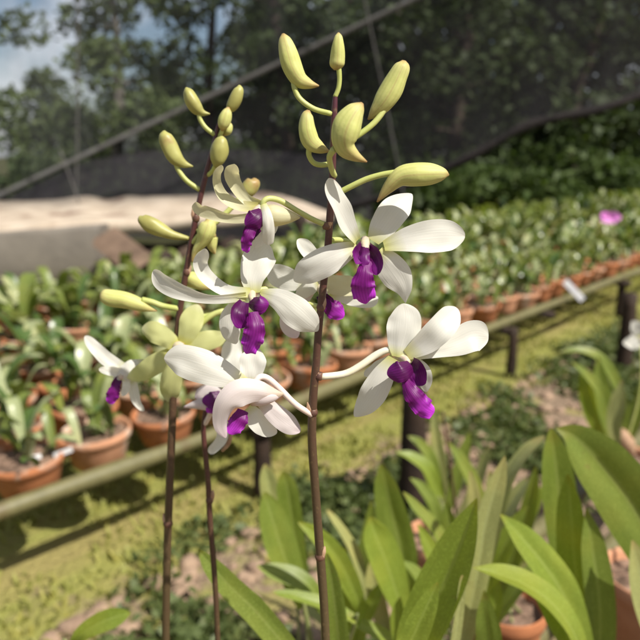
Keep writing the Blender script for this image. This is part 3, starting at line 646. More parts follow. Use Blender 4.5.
plant('orchid with crowded narrow leaves filling the gap left of the tall folded leaf', (470, 700), .66, [
    ([(418, 524, 6), (428, 545, 15), (440, 572, 18), (452, 610, 12)], 'leaf_bright', 0, dict(tilt=15)),
    ([(446, 500, 6), (450, 526, 15), (454, 560, 19), (460, 610, 11)], 'leaf', .05, dict(tilt=-15)),
    ([(528, 506, 6), (514, 528, 16), (500, 556, 19), (484, 610, 11)], 'leaf_bright', .04, dict(tilt=-15)),
    ([(552, 560, 6), (536, 570, 15), (518, 588, 17), (494, 625, 10)], 'leaf', 0, dict(tilt=-20, up=.8)),
    ([(470, 470, 5), (474, 500, 14), (474, 540, 17), (472, 610, 9)], 'leaf_dull', .1, dict(tilt=10)),
    ([(400, 560, 6), (416, 574, 15), (432, 596, 17), (448, 632, 10)], 'leaf', -.03, dict(tilt=20, up=.7)),
    ([(536, 466, 5), (532, 496, 14), (522, 535, 17), (500, 600, 9)], 'leaf', .12, dict(tilt=-12)),
    ([(500, 580, 5), (496, 600, 14), (488, 630, 15), (478, 670, 8)], 'leaf_bright', -.06, dict()),
])
plant('orchid with low crossing leaves between main stem and bright yellow green leaf', (352, 690), .68, [
    ([(318, 560, 5), (330, 574, 14), (342, 600, 17), (350, 640, 10)], 'leaf', 0, dict(tilt=15)),
    ([(372, 500, 5), (370, 530, 14), (364, 570, 17), (356, 630, 9)], 'leaf', .06, dict(tilt=-12)),
    ([(344, 548, 5), (348, 575, 14), (352, 605, 16), (354, 650, 9)], 'leaf_bright', -.04, dict()),
    ([(385, 580, 5), (376, 596, 13), (366, 618, 14), (356, 655, 8)], 'leaf_bright', -.05, dict(tilt=-15)),
    ([(290, 596, 5), (306, 606, 13), (326, 622, 14), (346, 655, 8)], 'leaf_dull', .03, dict(up=.8)),
])
# plants standing further along the near bench
def bench_plant(label, fx, fy, z, leaves, r=.06, h=.1, m='terracotta_pale', bloom=None):
    c = G(fx, fy, BENCH_Z + h)
    root = thing('potted_orchid', label, 'orchid', (c.x, c.y, BENCH_Z + .015), 'potted orchids on the near bench')
    pot(root, root.location, r, h, m, fx)
    for i, (pts, mm, dy, kw) in enumerate(leaves):
        an = i * 2.4
        leaf(root, pts, c.y + dy, mm, V((c.x + .02 * math.cos(an), c.y + .02 * math.sin(an), BENCH_Z + .015 + h * .84)), **kw)
    if bloom: bloom(root, c.y)
    return root
bench_plant('small terracotta pot with pale drooping leaves behind the tall folded leaf', 507, 612, 0, [
    ([(490, 470, 6), (492, 500, 13), (494, 535, 15), (500, 580, 10)], 'leaf_dull', -.05, dict(tip=1.8)),
    ([(530, 476, 8), (516, 497, 15), (500, 525, 18), (488, 556, 17), (500, 595, 10)], 'leaf_dull', -.08, dict(tilt=-20)),
    ([(545, 484, 6), (534, 505, 11), (524, 530, 13), (512, 585, 8)], 'leaf_bright', .03, dict(tilt=20)),
    ([(448, 442, 5), (462, 462, 12), (476, 492, 15), (494, 560, 9)], 'leaf', .08, dict(tilt=20)),
    ([(520, 548, 6), (530, 560, 13), (522, 580, 14), (510, 600, 8)], 'leaf_dull', -.1, dict()),
], r=.055, m='terracotta')
bench_plant('weathered empty looking terracotta pot at the right edge', 648, 582, 0, [
    ([(700, 480, 8), (690, 510, 20), (676, 545, 22), (660, 575, 12)], 'leaf', 0, dict()),
], r=.07, h=.11)
def edge_bloom(root, Y):
    f = flower(root, Y, [(641, 345, 1.2, 0), (640, 390, 1.2, 0), (626, 445, 1.3, 0)], [(640, 340, 3, 0), (643, 341, 3, 0), (646, 343, 2, 0)], [
        ('petal', [(642, 340, 8, 0), (634, 342, 15, 0), (623, 343, 8, 0)], 'petal', {}),
        ('petal', [(641, 336, 8, 0), (637, 328, 13, 0), (632, 321, 7, 0)], 'petal', {}),
        ('sepal', [(644, 338, 8, 0), (654, 330, 14, 0), (662, 326, 8, 0)], 'petal', {}),
        ('sepal', [(644, 345, 8, 0), (648, 356, 14, 0), (650, 366, 8, 0)], 'petal', {})], None)
    b = MB(); p, r = pxr([(619, 432, 6, 0), (626, 443, 9, 0), (632, 455, 4, 0)], Y); b.tube(p, r, 8, n=8); b.build('withered_leaf', M['bract'], root)
bench_plant('leafy orchid with a white bloom cut off by the right edge', 618, 462, 0, [
    ([(598, 357, 6), (600, 380, 14), (606, 410, 17), (614, 445, 9)], 'leaf', 0, dict(tilt=15)),
    ([(582, 371, 7), (586, 392, 14), (594, 418, 15), (608, 450, 8)], 'leaf_bright', .05, dict(tilt=-15)),
    ([(572, 362, 4), (588, 376, 9), (602, 396, 11), (614, 440, 7)], 'leaf', -.05, dict(up=.7)),
    ([(622, 380, 7), (618, 402, 15), (614, 425, 14), (616, 450, 8)], 'leaf_dull', -.08, dict()),
    ([(560, 352, 4), (582, 350, 8), (604, 362, 11), (622, 400, 10), (622, 445, 7)], 'leaf', .1, dict(up=.8)),
    ([(652, 366, 6), (644, 392, 14), (634, 420, 15), (622, 450, 8)], 'leaf', 0, dict()),
], r=.07, bloom=edge_bloom)
bench_plant('orchid with arching leaves in front of the thick dark bench post', 440, 545, 0, [
    ([(396, 452, 5), (412, 457, 12), (428, 470, 15), (440, 500, 9)], 'leaf_bright', 0, dict(up=.9)),
    ([(408, 436, 5), (420, 444, 10), (432, 460, 11), (442, 495, 7)], 'leaf', .05, dict(up=.6)),
    ([(433, 408, 5), (436, 435, 11), (440, 465, 13), (444, 505, 8)], 'leaf_dull', .08, dict()),
    ([(470, 432, 5), (464, 452, 11), (456, 480, 12), (446, 515, 7)], 'leaf', .04, dict(tilt=15)),
    ([(410, 478, 5), (422, 488, 11), (434, 505, 13), (440, 530, 7)], 'leaf', -.1, dict(up=.8)),
    ([(490, 445, 5), (482, 470, 11), (470, 500, 12), (450, 535, 7)], 'leaf_dull', 0, dict(tilt=-20)),
], r=.06)
sp = thing('orchid_spike', 'bare thin brown flower spike standing among leaves right of the post', 'orchid spike', G(458, 540, BENCH_Z + .1))
b = MB(); p, r = pxr([(458, 540, 1.7), (455, 505, 1.6), (450, 465, 1.4), (446, 435, 1.2), (443, 412, .8)], sp.location.y); b.tube(p, r, 8, n=30); b.build('stem', M['stem'], sp)

# ================================================================== benches
def bench(name, label, u0, u1, ns, z, legs, r=.019, mat_='bamboo'):
    root = thing(name, label, 'bench', UN(u0, ns[0], 0))
    for i, n in enumerate(ns):
        b = MB(); k = 40
        pts = [UN(u0 + (u1 - u0) * j / k, n + .006 * math.sin(j * .9 + i * 2), z + .004 * math.sin(j * .7 + i)) for j in range(k + 1)]
        b.tube(pts, [r * (1 + (.20 if j % 4 == 0 else 0) + .05 * math.sin(i * 3 + j)) for j in range(k + 1)], 12)
        b.build('pole', M[mat_], root)
    us = []
    for c, rr, top in legs:
        b = MB(); b.tube([c, c + V((.004, 0, (top) * .5)), c + V((0, .004, top))], [rr * 1.1, rr, rr * .95], 12, n=7, wob=.12); b.build('leg', M['dark_wood'], root)
        us.append(c.dot(U))
    for uu in sorted(us)[::2]:
        b = MB(); b.tube([UN(uu, ns[0] - .05, z - r - .018), UN(uu, ns[-1] + .05, z - r - .018)], [.02, .02], 10, n=6); b.build('crossbar', M['dark_wood'], root)
    return root
T1 = 1.385
legs1 = []
for q, rr in (((262, 497), .026), ((510, 377), .022)):
    c = G(q[0], q[1], 0); legs1.append((c, rr, BENCH_Z - .02))
uu = legs1[1][0].dot(U); du = uu - legs1[0][0].dot(U)
for k in (1, 2, 3): legs1.append((UN(uu + du * k, T1, 0), .024, BENCH_Z - .02))
for k in range(-1, 5): legs1.append((UN(legs1[0][0].dot(U) + du * k, 2.2, 0), .026, BENCH_Z - .02))
c = G(410, 512, 0); legs1.append((c, .036, .385))
c = G(622, 372, 0); legs1.append((c, .034, .37))
bench('bamboo_bench', 'low bamboo pole bench carrying the nearer rows of terracotta pots', .05, 7.6, [T1, 1.59, 1.79, 2.0, 2.2], BENCH_Z, legs1)
legs2 = [(UN(.6 + k * 1.3, n, 0), .026, BENCH_Z - .02) for k in range(8) for n in (2.48, 3.08)]
bench('bamboo_bench', 'low bamboo pole bench carrying the far rows of leafy pots', .3, 10.2, [2.44, 2.62, 2.84, 3.1], BENCH_Z, legs2)
legs3 = [(UN(k * .75 - .3, n, 0), .026, BENCH_Z - .02) for k in range(4) for n in (-.3, .5)]
bench('bamboo_bench', 'near bamboo bench under the large orchid leaves in front', -.6, 2.3, [-.32, -.18, -.04, .10, .24, .38, .52], BENCH_Z - .012, legs3, .02)

# ------------------------------------------------------------------ potted seedlings on the benches
def seedling_blade(b, base, an, ln, w, rise, droop, m_i):
    d = V((math.cos(an), math.sin(an), 0))
    p = [base, base + d * ln * .25 + V((0, 0, ln * rise * .45)), base + d * ln * .55 + V((0, 0, ln * rise * .8)), base + d * ln * (.75 + .25 * droop) + V((0, 0, ln * rise * (1.0 - .35 * droop)))]
    ws = [w * .4, w * .95, w, w * .6]
    b.cur = m_i
    b.blade([tuple(q) + (ww,) for q, ww in zip(p, ws)], n=9, m=5, fold=.25, tip=2.0, face=(V((0, 0, 1)) - d * rise * .8).normalized(), seed=an)
def seedling(seed, parts, size):
    rnd = random.Random(seed)
    root = thing('potted_seedling', 'x', 'potted plant', (0, 0, 0))
    r = .088; h = .085
    pot(root, (0, 0, -.065), r, h, 'terracotta' if seed % 3 else 'terracotta_pale', seed)
    nl = rnd.randint(11, 15) if size > 1 else rnd.randint(11, 15)
    joined = MB()
    for i in range(nl):
        an = i * 2.4 + rnd.uniform(-.4, .4); ln = rnd.uniform(.07, .14) * size; w = rnd.uniform(.028, .050) * size
        rise = rnd.uniform(.5, 1.5); a2 = rnd.uniform(0, 6.28); rr = rnd.uniform(.0, .07)
        base = V((math.cos(a2) * rr, math.sin(a2) * rr, .013 + (rnd.uniform(0, .05) if i % 2 else 0)))
        q_ = rnd.random(); mm = 1 if q_ < .42 else (0 if q_ < .75 else 2)
        b = MB() if parts else joined
        if base.z > .02:
            b.cur = mm; b.tube([V((base.x * .8, base.y * .8, .01)), base], [.004, .003], 6)
        seedling_blade(b, base, an, ln, w, rise, rnd.uniform(.2, 1), mm)
        if parts: b.build('leaf', [M['seedling'], M['seedling_pale'], M['seedling_dark']], root)
    if not parts: joined.build('foliage', [M['seedling'], M['seedling_pale'], M['seedling_dark']], root)
    return root
ORD = 'first second third fourth fifth sixth seventh eighth ninth tenth eleventh twelfth thirteenth fourteenth fifteenth sixteenth seventeenth eighteenth nineteenth twentieth'.split()
TEN = {2: 'twenty', 3: 'thirty', 4: 'forty', 5: 'fifty', 6: 'sixty'}
def ordinal(k):
    if k <= 20: return ORD[k - 1]
    t, r_ = divmod(k, 10)
    return TEN[t] + '-' + ORD[r_ - 1] if r_ else TEN[t][:-1] + 'ieth'
protoA = [seedling(s, True, .80) for s in range(5)]
protoC = [seedling(s + 40, False, 1.10) for s in range(4)]
protoB = [seedling(s + 20, False, 1.40) for s in range(4)]
used = set()
rng = random.Random(3)
rows = [(1.488, 'front row of nearer bench', protoA), (1.69, 'second row of nearer bench', protoA), (1.893, 'third row of nearer bench', protoC), (2.1, 'back row of nearer bench', protoC),
        (2.53, 'front row of far bench', protoB), (2.73, 'middle row of far bench', protoB), (2.97, 'back row of far bench', protoB)]
FRONT = []
for n, where, protos in rows:
    step = .190
    u = n * .30; k = 0
    while u < n * 3.35:
        pos = UN(u + rng.uniform(-.012, .012), n + rng.uniform(-.012, .012), BENCH_Z + (.062 if n < 1.6 and u > 1.6 else .045))
        u += step
        q = proj(pos)
        if q is None or q[0] < -25 or q[0] > 665: continue
        k += 1
        pr = rng.choice(protos)
        lab = 'pot of orchid seedlings, %s from left in %s' % (ordinal(k), where)
        grp = 'potted seedlings on the ' + ('nearer' if n < 2.3 else 'far') + ' bench'
        sc = rng.uniform(.86, 1.12) * (.85 if n > 2.3 and q[0] < 260 else 1); rz = rng.uniform(0, 6.28)
        if pr.name not in used:
            used.add(pr.name); pr.location = pos; pr.rotation_euler = (rng.uniform(-.1, .1), rng.uniform(-.1, .1), rz); pr['label'] = lab; pr['group'] = grp
        else: dup(pr, pos, rz, sc, lab, grp).rotation_euler = (rng.uniform(-.1, .1), rng.uniform(-.1, .1), rz)
        if n < 1.6: FRONT.append(pos)
for pr in protoA + protoB + protoC:
    if pr.name not in used:
        for c in list(pr.children): bpy.data.objects.remove(c)
        bpy.data.objects.remove(pr)

def tagm(label, a, c, w, Y=None, za=.34, zc=.34):
    A = G(a[0], a[1], za); C = G(c[0], c[1], zc)
    o = MB(); t = (C - A); s = t.normalized().cross((CAM - A).normalized()).normalized() * w * .5
    nn = s.cross(t).normalized() * .0006
    o.box((A + C) / 2, t / 2, s, nn)
    ob = o.build('plant_tag', M['tag'], None, False); return tag(ob, label, 'plant tag', 'white plant tags')
tagm('white plastic tag leaning out of the pots near the right edge', (565, 281), (583, 300), .032, za=.345, zc=.27)
tagm('white plastic tag lying on the large pot rim, right of the other one', (54, 456), (72, 449), .012, za=.31, zc=.33)
tagm('white plastic tag lying in the pots nearest the left edge', (27, 459), (41, 456), .010, za=.31, zc=.315)
# hanging-through pot under the pole and the pink bloom far off
pk = thing('pink_orchid', 'small pink bloom standing above the far rows at the right', 'orchid', UN(7.2, 2.9, BENCH_Z + .1))
c0 = P(609, 217, 5.2)
pk.location = (c0.x, c0.y, BENCH_Z + .08)
b = MB(); b.tube([V(pk.location), V(pk.location).lerp(c0, .5) + V((.02, 0, 0)), c0], [.004, .004, .003], 7, n=10); b.build('stem', M['pedicel'], pk)
for k in range(7):
    an = k / 7 * 6.28; b = MB(); d = V((math.cos(an), -.3, math.sin(an) * .55))
    b.blade([tuple(c0) + (.04,), tuple(c0 + d * .045) + (.06,), tuple(c0 + d * .085) + (.04,)], n=8, m=5, cup=.2, face=V((0, -1, .3))); b.build('petal', M['pink'], pk)

# ================================================================== the slab, block and debris behind the benches
Ys = 4.6
def slab_line(x, y): return P(x, y, Ys)
bk = MB(); rws = []
for i in range(50):
    row = []
    for j in range(9):
        x = -4 + i * .11; t = j / 8
        row.append(V((x, 4.75 + t * 1.3, -.02 + .30 * math.sin(t * 3.14) ** .6 + .10 * noise.noise(V((x * 3, t * 4, 1))) * math.sin(t * 3.14))))
    rws.append(row)
bk.grid(rws, [j / 8 for j in range(9)], [i / 49 for i in range(50)])
struct(bk.build('earth_bank', M['earth'], None))
def rough_box(name, m, corners, depth, parent, seed=0, ndiv=26, amp=.012):
    """corners: lower-left, lower-right, upper-right, upper-left points of the front face; depth: vector backwards"""
    ll, lr, ur, ul = corners; b = MB(); rows = []
    prof = [(0, 0, 0.0), (0, 0, .02), (0, .5, .0), (0, .95, .0), (.03, 1, 0), (.5, 1, 0), (1, 1, 0), (1, 0, 0)]
    for i in range(ndiv + 1):
        s = i / ndiv; row = []
        for dd, t, _ in prof:
            p = ll.lerp(lr, s).lerp(ul.lerp(ur, s), t) + depth * dd
            row.append(p + V((noise.noise(p * 3 + V((seed, 0, 0))), noise.noise(p * 3 + V((0, seed, 5))), noise.noise(p * 4 + V((3, 0, seed))))) * amp)
        rows.append(row)
    b.grid(rows, [j / (len(prof) - 1) for j in range(len(prof))], [i / ndiv for i in range(ndiv + 1)])
    o = len(b.v)
    for row, rev in ((rows[0], False), (rows[-1], True)):
        idx = list(range(len(b.v), len(b.v) + len(row))); b.v.extend(row)
        if rev: idx.reverse()
        b.face(tuple(idx), tuple((0, 0) for _ in idx))
    return b.build(name, M[m], parent)
sl = thing('stone_trough', 'long pale weathered slab resting on grey block behind the benches at left', 'work table', P(60, 285, Ys))
rough_box('slab_top', 'pale_slab', (P(-90, 243, Ys), P(330, 222, Ys + .5), P(328, 213, Ys + .5), P(-90, 232, Ys)), (P(0, 203, Ys + 1.1) - P(0, 229, Ys)), sl, 2, 70, .045)
rough_box('base_block', 'concrete', (P(-70, 305, Ys + .06), P(96, 300, Ys + .06), P(98, 226, Ys + .06), P(-70, 236.5, Ys + .06)), V((.05, .5, 0)), sl, 5, 20, .012)
for x, y0, y1 in ((200, 285, 224), (300, 270, 214)):
    b = MB(); b.tube([P(x, y0, Ys + .45), P(x + 1, y1, Ys + .45)], [.05, .045], 10, n=6, wob=.15); b.build('support_post', M['dark_wood'], sl)
b = MB(); a, c = P(104, 236, Ys - .12), P(140, 264, Ys - .3); b.box((a + c) / 2, (c - a) / 2, V((.05, .07, .03)), V((.0, .02, .02)))
tag(b.build('leaning_plank', M['plank'], None, False), 'brown weathered plank leaning against the pale slab', 'plank')
for i, (x, y, r_) in enumerate(((118, 268, .10), (160, 262, .12), (190, 258, .10), (232, 250, .11))):
    b = MB(); c = P(x, y, Ys - .05)
    b.lathe([(0, -r_), (r_ * .7, -r_ * .7), (r_, 0), (r_ * .75, r_ * .6), (0, r_ * .85)], 14, c, .5, i * 4)
    tag(b.build('rock', M['dark_wood'] if i % 2 else M['plank'], None), 'dark rubble lump below the pale slab, %s from the leaning plank' % ORD[i], 'rock', 'rubble below the slab')

# ================================================================== shade net
YN = 6.4
net = thing('shade_net', 'grey shade net screen with a slanting hem and brown rolled lower edge', 'shade net', P(300, 215, YN))
def hem_y(x): return 195 - .472 * x
low = [(-120, 262), (60, 232), (200, 222), (330, 208), (400, 191), (460, 160), (520, 131), (580, 112), (640, 96), (760, 62), (900, 20)]
lowc = cat(low, 44)
def nyy(x): return YN + .25 * math.sin(x * .009) - .0006 * (x - 320)
rowsL = []
for x, y in lowc:
    hy = min(hem_y(x), y - 2)
    rowsL.append([P(x, y + (hy - y) * t, nyy(x)) + V((0, .10 * math.sin(t * 3.14), -.0)) + V((0, 1, 0)) * .05 * noise.noise(V((x * .01, t * 3, 0))) for t in [k / 12 for k in range(13)]])
b = MB(); b.grid(rowsL, [k / 12 for k in range(13)], [i / (len(rowsL) - 1) for i in range(len(rowsL))]); b.build('lower_net', M['net'], net)
rowsU = []
for x, y in lowc:
    hy = min(hem_y(x), y - 2); p0 = P(x, hy, nyy(x)); p1 = V((p0.x, p0.y + .15, 5.6))
    if p0.z > 5.4: p1 = p0 + V((0, .01, .2))
    rowsU.append([p0.lerp(p1, t) + V((0, .05 * noise.noise(V((x * .01, t * 4, 7))), 0)) for t in [k / 8 for k in range(9)]])
b = MB(); b.grid(rowsU, [k / 8 for k in range(9)], [i / (len(rowsU) - 1) for i in range(len(rowsU))]); b.build('upper_net', M['net_thin'], net)
fl = [q for q in cat([(-120, 170), (40, 163), (150, 152), (250, 150), (330, 158), (372, 172)], 30)]; rws = []
for i, (x, y) in enumerate(fl):
    hy = max(y + 4 * noise.noise(V((i * .4, 0, 0))), min(hem_y(x) + 6, 236)); rws.append([P(x, hy + (238 - hy) * t, nyy(x) + .35 + .05 * math.sin(i * 1.1 + t * 2)) for t in [k / 6 for k in range(7)]])
b = MB(); b.grid(rws, [k / 6 for k in range(7)], [i / 29 for i in range(30)]); b.build('doubled_net', M['net_double'], net)
b = MB(); b.tube([P(x, min(hem_y(x), y - 2), nyy(x) - .02) for x, y in lowc], [.022] * len(lowc), 8, flat=.35); b.build('hem', M['hem'], net)
lr = [q for q in lowc if q[0] > 150]
b = MB(); b.tube([P(x, y, nyy(x) - .03) + V((0, 0, .02 * math.sin(x * .05))) for x, y in lr], [.022 + .016 * min(1, (x - 150) / 300) + .006 * math.sin(x * .11) for x, y in lr], 12, wob=.25); b.build('rolled_edge', M['roll'], net)
for i, (x0, y0, x1, y1, yy, rr, lab) in enumerate(((352, -60, 411, 235, 6.15, .006, 'thin grey pole leaning in front of the net at centre'), (78, -60, 75, 260, 6.0, .007, 'thin upright cord before the net at left'), (60, 150, 92, 245, 5.6, .006, 'thin slanting cord hanging over the pale slab'))):
    b = MB(); a, c = P(x0, y0, yy), P(x1, y1, yy); b.tube([a, a.lerp(c, .5) + V((.01, 0, 0)), c], [rr] * 3, 8, n=10)
    tag(b.build('pole' if i == 0 else 'twine', M['rope'], None), lab, 'pole' if i == 0 else 'twine')

# ================================================================== ground
g = MB(); K = 70
xs = [-60 + 120 * i / K for i in range(K + 1)]; ys = [-20 + 120 * i / K for i in range(K + 1)]
g.grid([[V((x, y, 0)) for x in xs] for y in ys], [i / K for i in range(K + 1)], [i / K for i in range(K + 1)])
m, nt, out = mat('ground')
tc = nd(nt, 'ShaderNodeTexCoord'); o = tc.outputs['Object']
def dot(vec):
    d = nd(nt, 'ShaderNodeVectorMath', operation='DOT_PRODUCT'); nt.links.new(o, d.inputs[0]); d.inputs[1].default_value = vec; return d.outputs['Value']
nn, ul = dot(tuple(N)), dot(tuple(U))
big = noise_(nt, 1.6, 4, o); med = noise_(nt, 7, 5, o); fine = noise_(nt, 60, 5, o)
soil = mix(nt, med, (.22, .155, .105), (.40, .30, .21)); soil = mix(nt, ramp(nt, [(.45, 0), (.6, .7)], fine).outputs[0], soil, (.12, .08, .05))
grass = mix(nt, fine, (.21, .22, .055), (.32, .315, .085))
cmb = nd(nt, 'ShaderNodeCombineXYZ'); nt.links.new(math_(nt, 'MULTIPLY', nn, 5.5), cmb.inputs[0]); nt.links.new(math_(nt, 'MULTIPLY', ul, .35), cmb.inputs[1])
trk = ramp(nt, [(.45, 0), (.62, .75)], noise_(nt, 1, 3, cmb.outputs[0]))
grass = mix(nt, trk.outputs[0], grass, (.31, .25, .10))
edge = math_(nt, 'ADD', nn, math_(nt, 'MULTIPLY', math_(nt, 'SUBTRACT', med, .5), 1.1))
lawn = ramp(nt, [(.385, 0), (.44, 1)], math_(nt, 'MULTIPLY', edge, .333))
patch = ramp(nt, [(.55, 0), (.63, .8)], noise_(nt, 5, 4, o))
c = mix(nt, math_(nt, 'MAXIMUM', lawn.outputs[0], patch.outputs[0]), soil, grass)
far = ramp(nt, [(.42, 0), (.5, 1)], math_(nt, 'MULTIPLY', edge, .1))
c = mix(nt, far.outputs[0], c, mix(nt, med, (.035, .045, .015), (.07, .06, .03)))
p = nd(nt, 'ShaderNodeBsdfPrincipled', i_Roughness=.95); p.inputs['Specular IOR Level'].default_value = .15
nt.links.new(c, p.inputs['Base Color'])
bp = nd(nt, 'ShaderNodeBump', i_Strength=.8, i_Distance=.03); nt.links.new(math_(nt, 'ADD', med, fine), bp.inputs['Height']); nt.links.new(bp.outputs[0], p.inputs['Normal'])
nt.links.new(p.outputs[0], out.inputs[0])
struct(g.build('ground', m, None))

M['clod'] = solid('clod', two((.34, .24, .165), (.22, .15, .105), 30), .95, .15, (80, .6, .006))[0]
M['weed'] = sheet_material('weed_leaf', leaf_colour((.055, .085, .022), (.12, .15, .05), (.12, .15, .05)), (1.1, 1.2, .5), .3, .5, .3, .1, 6, .001)
M['blade'] = sheet_material('grass_blade', leaf_colour((.22, .235, .055), (.33, .325, .09), (.28, .28, .08)), (1.1, 1.2, .5), .3, .5, .3, .1, 6, .001)
def blades(name, label, spots, hmin, hmax, m_, seed, wid=.006):
    rnd = random.Random(seed); b = MB()
    for c in spots:
        an = rnd.uniform(0, 6.28); h = rnd.uniform(hmin, hmax); d = V((math.cos(an), math.sin(an), 0)); s = V((-d.y, d.x, 0)) * wid * rnd.uniform(.6, 1.3)
        le = rnd.uniform(.2, .9) * h; i = len(b.v)
        b.v += [c - s, c + s, c + d * le * .4 + V((0, 0, h * .65)) + s * .7, c + d * le * .4 + V((0, 0, h * .65)) - s * .7, c + d * le + V((0, 0, h))]
        b.face((i, i + 1, i + 2, i + 3), ((.3, .1), (.7, .1), (.7, .6), (.3, .6))); b.face((i + 3, i + 2, i + 4), ((.3, .6), (.7, .6), (.5, .85)))
    return tag(b.build(name, m_, None, False), label, 'grass', None, 'stuff')
rnd = random.Random(11); sp_ = []
for _ in range(26000):
    n = rnd.uniform(1.0, 2.9); u = rnd.uniform(.1, 7)
    c = UN(u, n, 0)
    f = n + .9 * noise.noise(c * 3.5)
    if f < 1.3 and noise.noise(c * 5) < .1: continue
    sp_.append(c)
blades('lawn_grass', 'short sunlit grass of the path between and under the benches', sp_, .010, .030, M['blade'], 1)
# ================================================================== trees and shrubs
def leafcloud(b, c, R, k, size, rnd, squash=.75, mi=0):
    b.cur = mi
    for _ in range(k):
        while True:
            p = V((rnd.uniform(-1, 1), rnd.uniform(-1, 1), rnd.uniform(-1, 1)))
            if p.length < 1: break
        p = p * (p.length ** -.35) if p.length > .05 else p
        q = c + V((p.x * R, p.y * R, p.z * R * squash))
        d = V((rnd.gauss(0, 1), rnd.gauss(0, 1), rnd.gauss(-.2, .7))).normalized()
        s = d.cross(V((rnd.gauss(0, 1), rnd.gauss(0, 1), rnd.gauss(0, 1)))).normalized()
        L = size * rnd.uniform(.6, 1.4); w = L * rnd.uniform(.22, .38); i = len(b.v)
        b.v += [q, q + d * L * .5 + s * w, q + d * L, q + d * L * .5 - s * w]
        b.face((i, i + 1, i + 2, i + 3), ((.5, 0), (1, .5), (.5, .9), (0, .5)))
rnd = random.Random(21); wd = MB(); cd = MB()
for _ in range(760):
    n = rnd.gauss(.98, .17); u = rnd.uniform(-.2, 4.2); c = UN(u, n)
    if not .5 < n < 1.32 or noise.noise(c * 2.6 + V((3, 1, 0))) < -.12: continue
    leafcloud(wd, c + V((0, 0, .012)), rnd.uniform(.05, .11), 70, .030, rnd, .38)
tag(wd.build('ground_weeds', M['weed'], None), 'low dark green creeping weeds in clumps on the bare soil between bench and lawn', 'weeds', None, 'stuff')
for _ in range(900):
    n = min(1.25, rnd.gauss(.92, .24)); u = rnd.uniform(-.4, 3.6); c = UN(u, n); r_ = rnd.uniform(.006, .024)
    sd_ = rnd.random() * 50
    rows_ = []
    for z_ in (-.3, .25, .65, .9):
        rr = r_ * math.sqrt(max(.05, 1 - z_ * z_)) * 1.3
        rows_.append([c + V((math.cos(k * .9) * rr, math.sin(k * .9) * rr, z_ * r_)) * 1 + V((1, 1, .6)) * r_ * .5 * noise.noise(V((k * .8, z_ * 2, sd_))) for k in range(7)])
    cd.grid(rows_, [k / 7 for k in range(7)], [0, .3, .6, 1], True)
    o_ = len(cd.v) - 7; cd.face(tuple(range(o_, o_ + 7)), tuple((0, 0) for _ in range(7)))
tag(cd.build('soil_clods', M['clod'], None), 'loose pale brown soil crumbs scattered on the bare ground', 'soil', None, 'stuff')
def tree(seed, label, base, H, R, clumps, k, size, lm, bm='bark', low=.35, lean=0, tr=.12, spread=1.0):
    rnd = random.Random(seed)
    root = thing('tree', label, 'tree', base, 'trees behind the shade net'); base = V(base)
    b = MB(); top = base + V((lean, 0, H * .93))
    trunk = [base - V((0, 0, .1)), base.lerp(top, .3) + V((rnd.uniform(-.15, .15), 0, 0)), base.lerp(top, .6) + V((rnd.uniform(-.25, .25), 0, 0)), top]
    b.tube(trunk, [tr, tr * .8, tr * .5, tr * .12], 10, n=16, wob=.12)
    tp = [V(q[:3]) for q in cat([tuple(x) for x in trunk], 21)]
    lv = MB()
    for i in range(clumps):
        t = low + (1 - low) * (i + rnd.random()) / clumps
        a = tp[min(20, int(t * 20))]; an = i * 2.4 + rnd.uniform(-.5, .5)
        env = math.sin(min(1, (t - low) / (1 - low) * .85 + .22) * 3.14) ** .6
        ln = R * env * rnd.uniform(.45, 1.05) * spread
        e = a + V((math.cos(an) * ln, math.sin(an) * ln, rnd.uniform(-.05, .4) * ln))
        b.tube([a, a.lerp(e, .5) + V((0, 0, .08 * ln)), e], [tr * .28, tr * .17, tr * .05], 6, n=7)
        leafcloud(lv, e, R * rnd.uniform(.22, .38), k, size, rnd)
        leafcloud(lv, a.lerp(e, .6), R * rnd.uniform(.2, .3), k // 3, size, rnd)
    b.build('trunk', M[bm], root); lv.build('crown', M[lm], root)
    return root
def onY(pxx, Y): q = P(pxx, 150, Y); return (q.x, Y, 0)
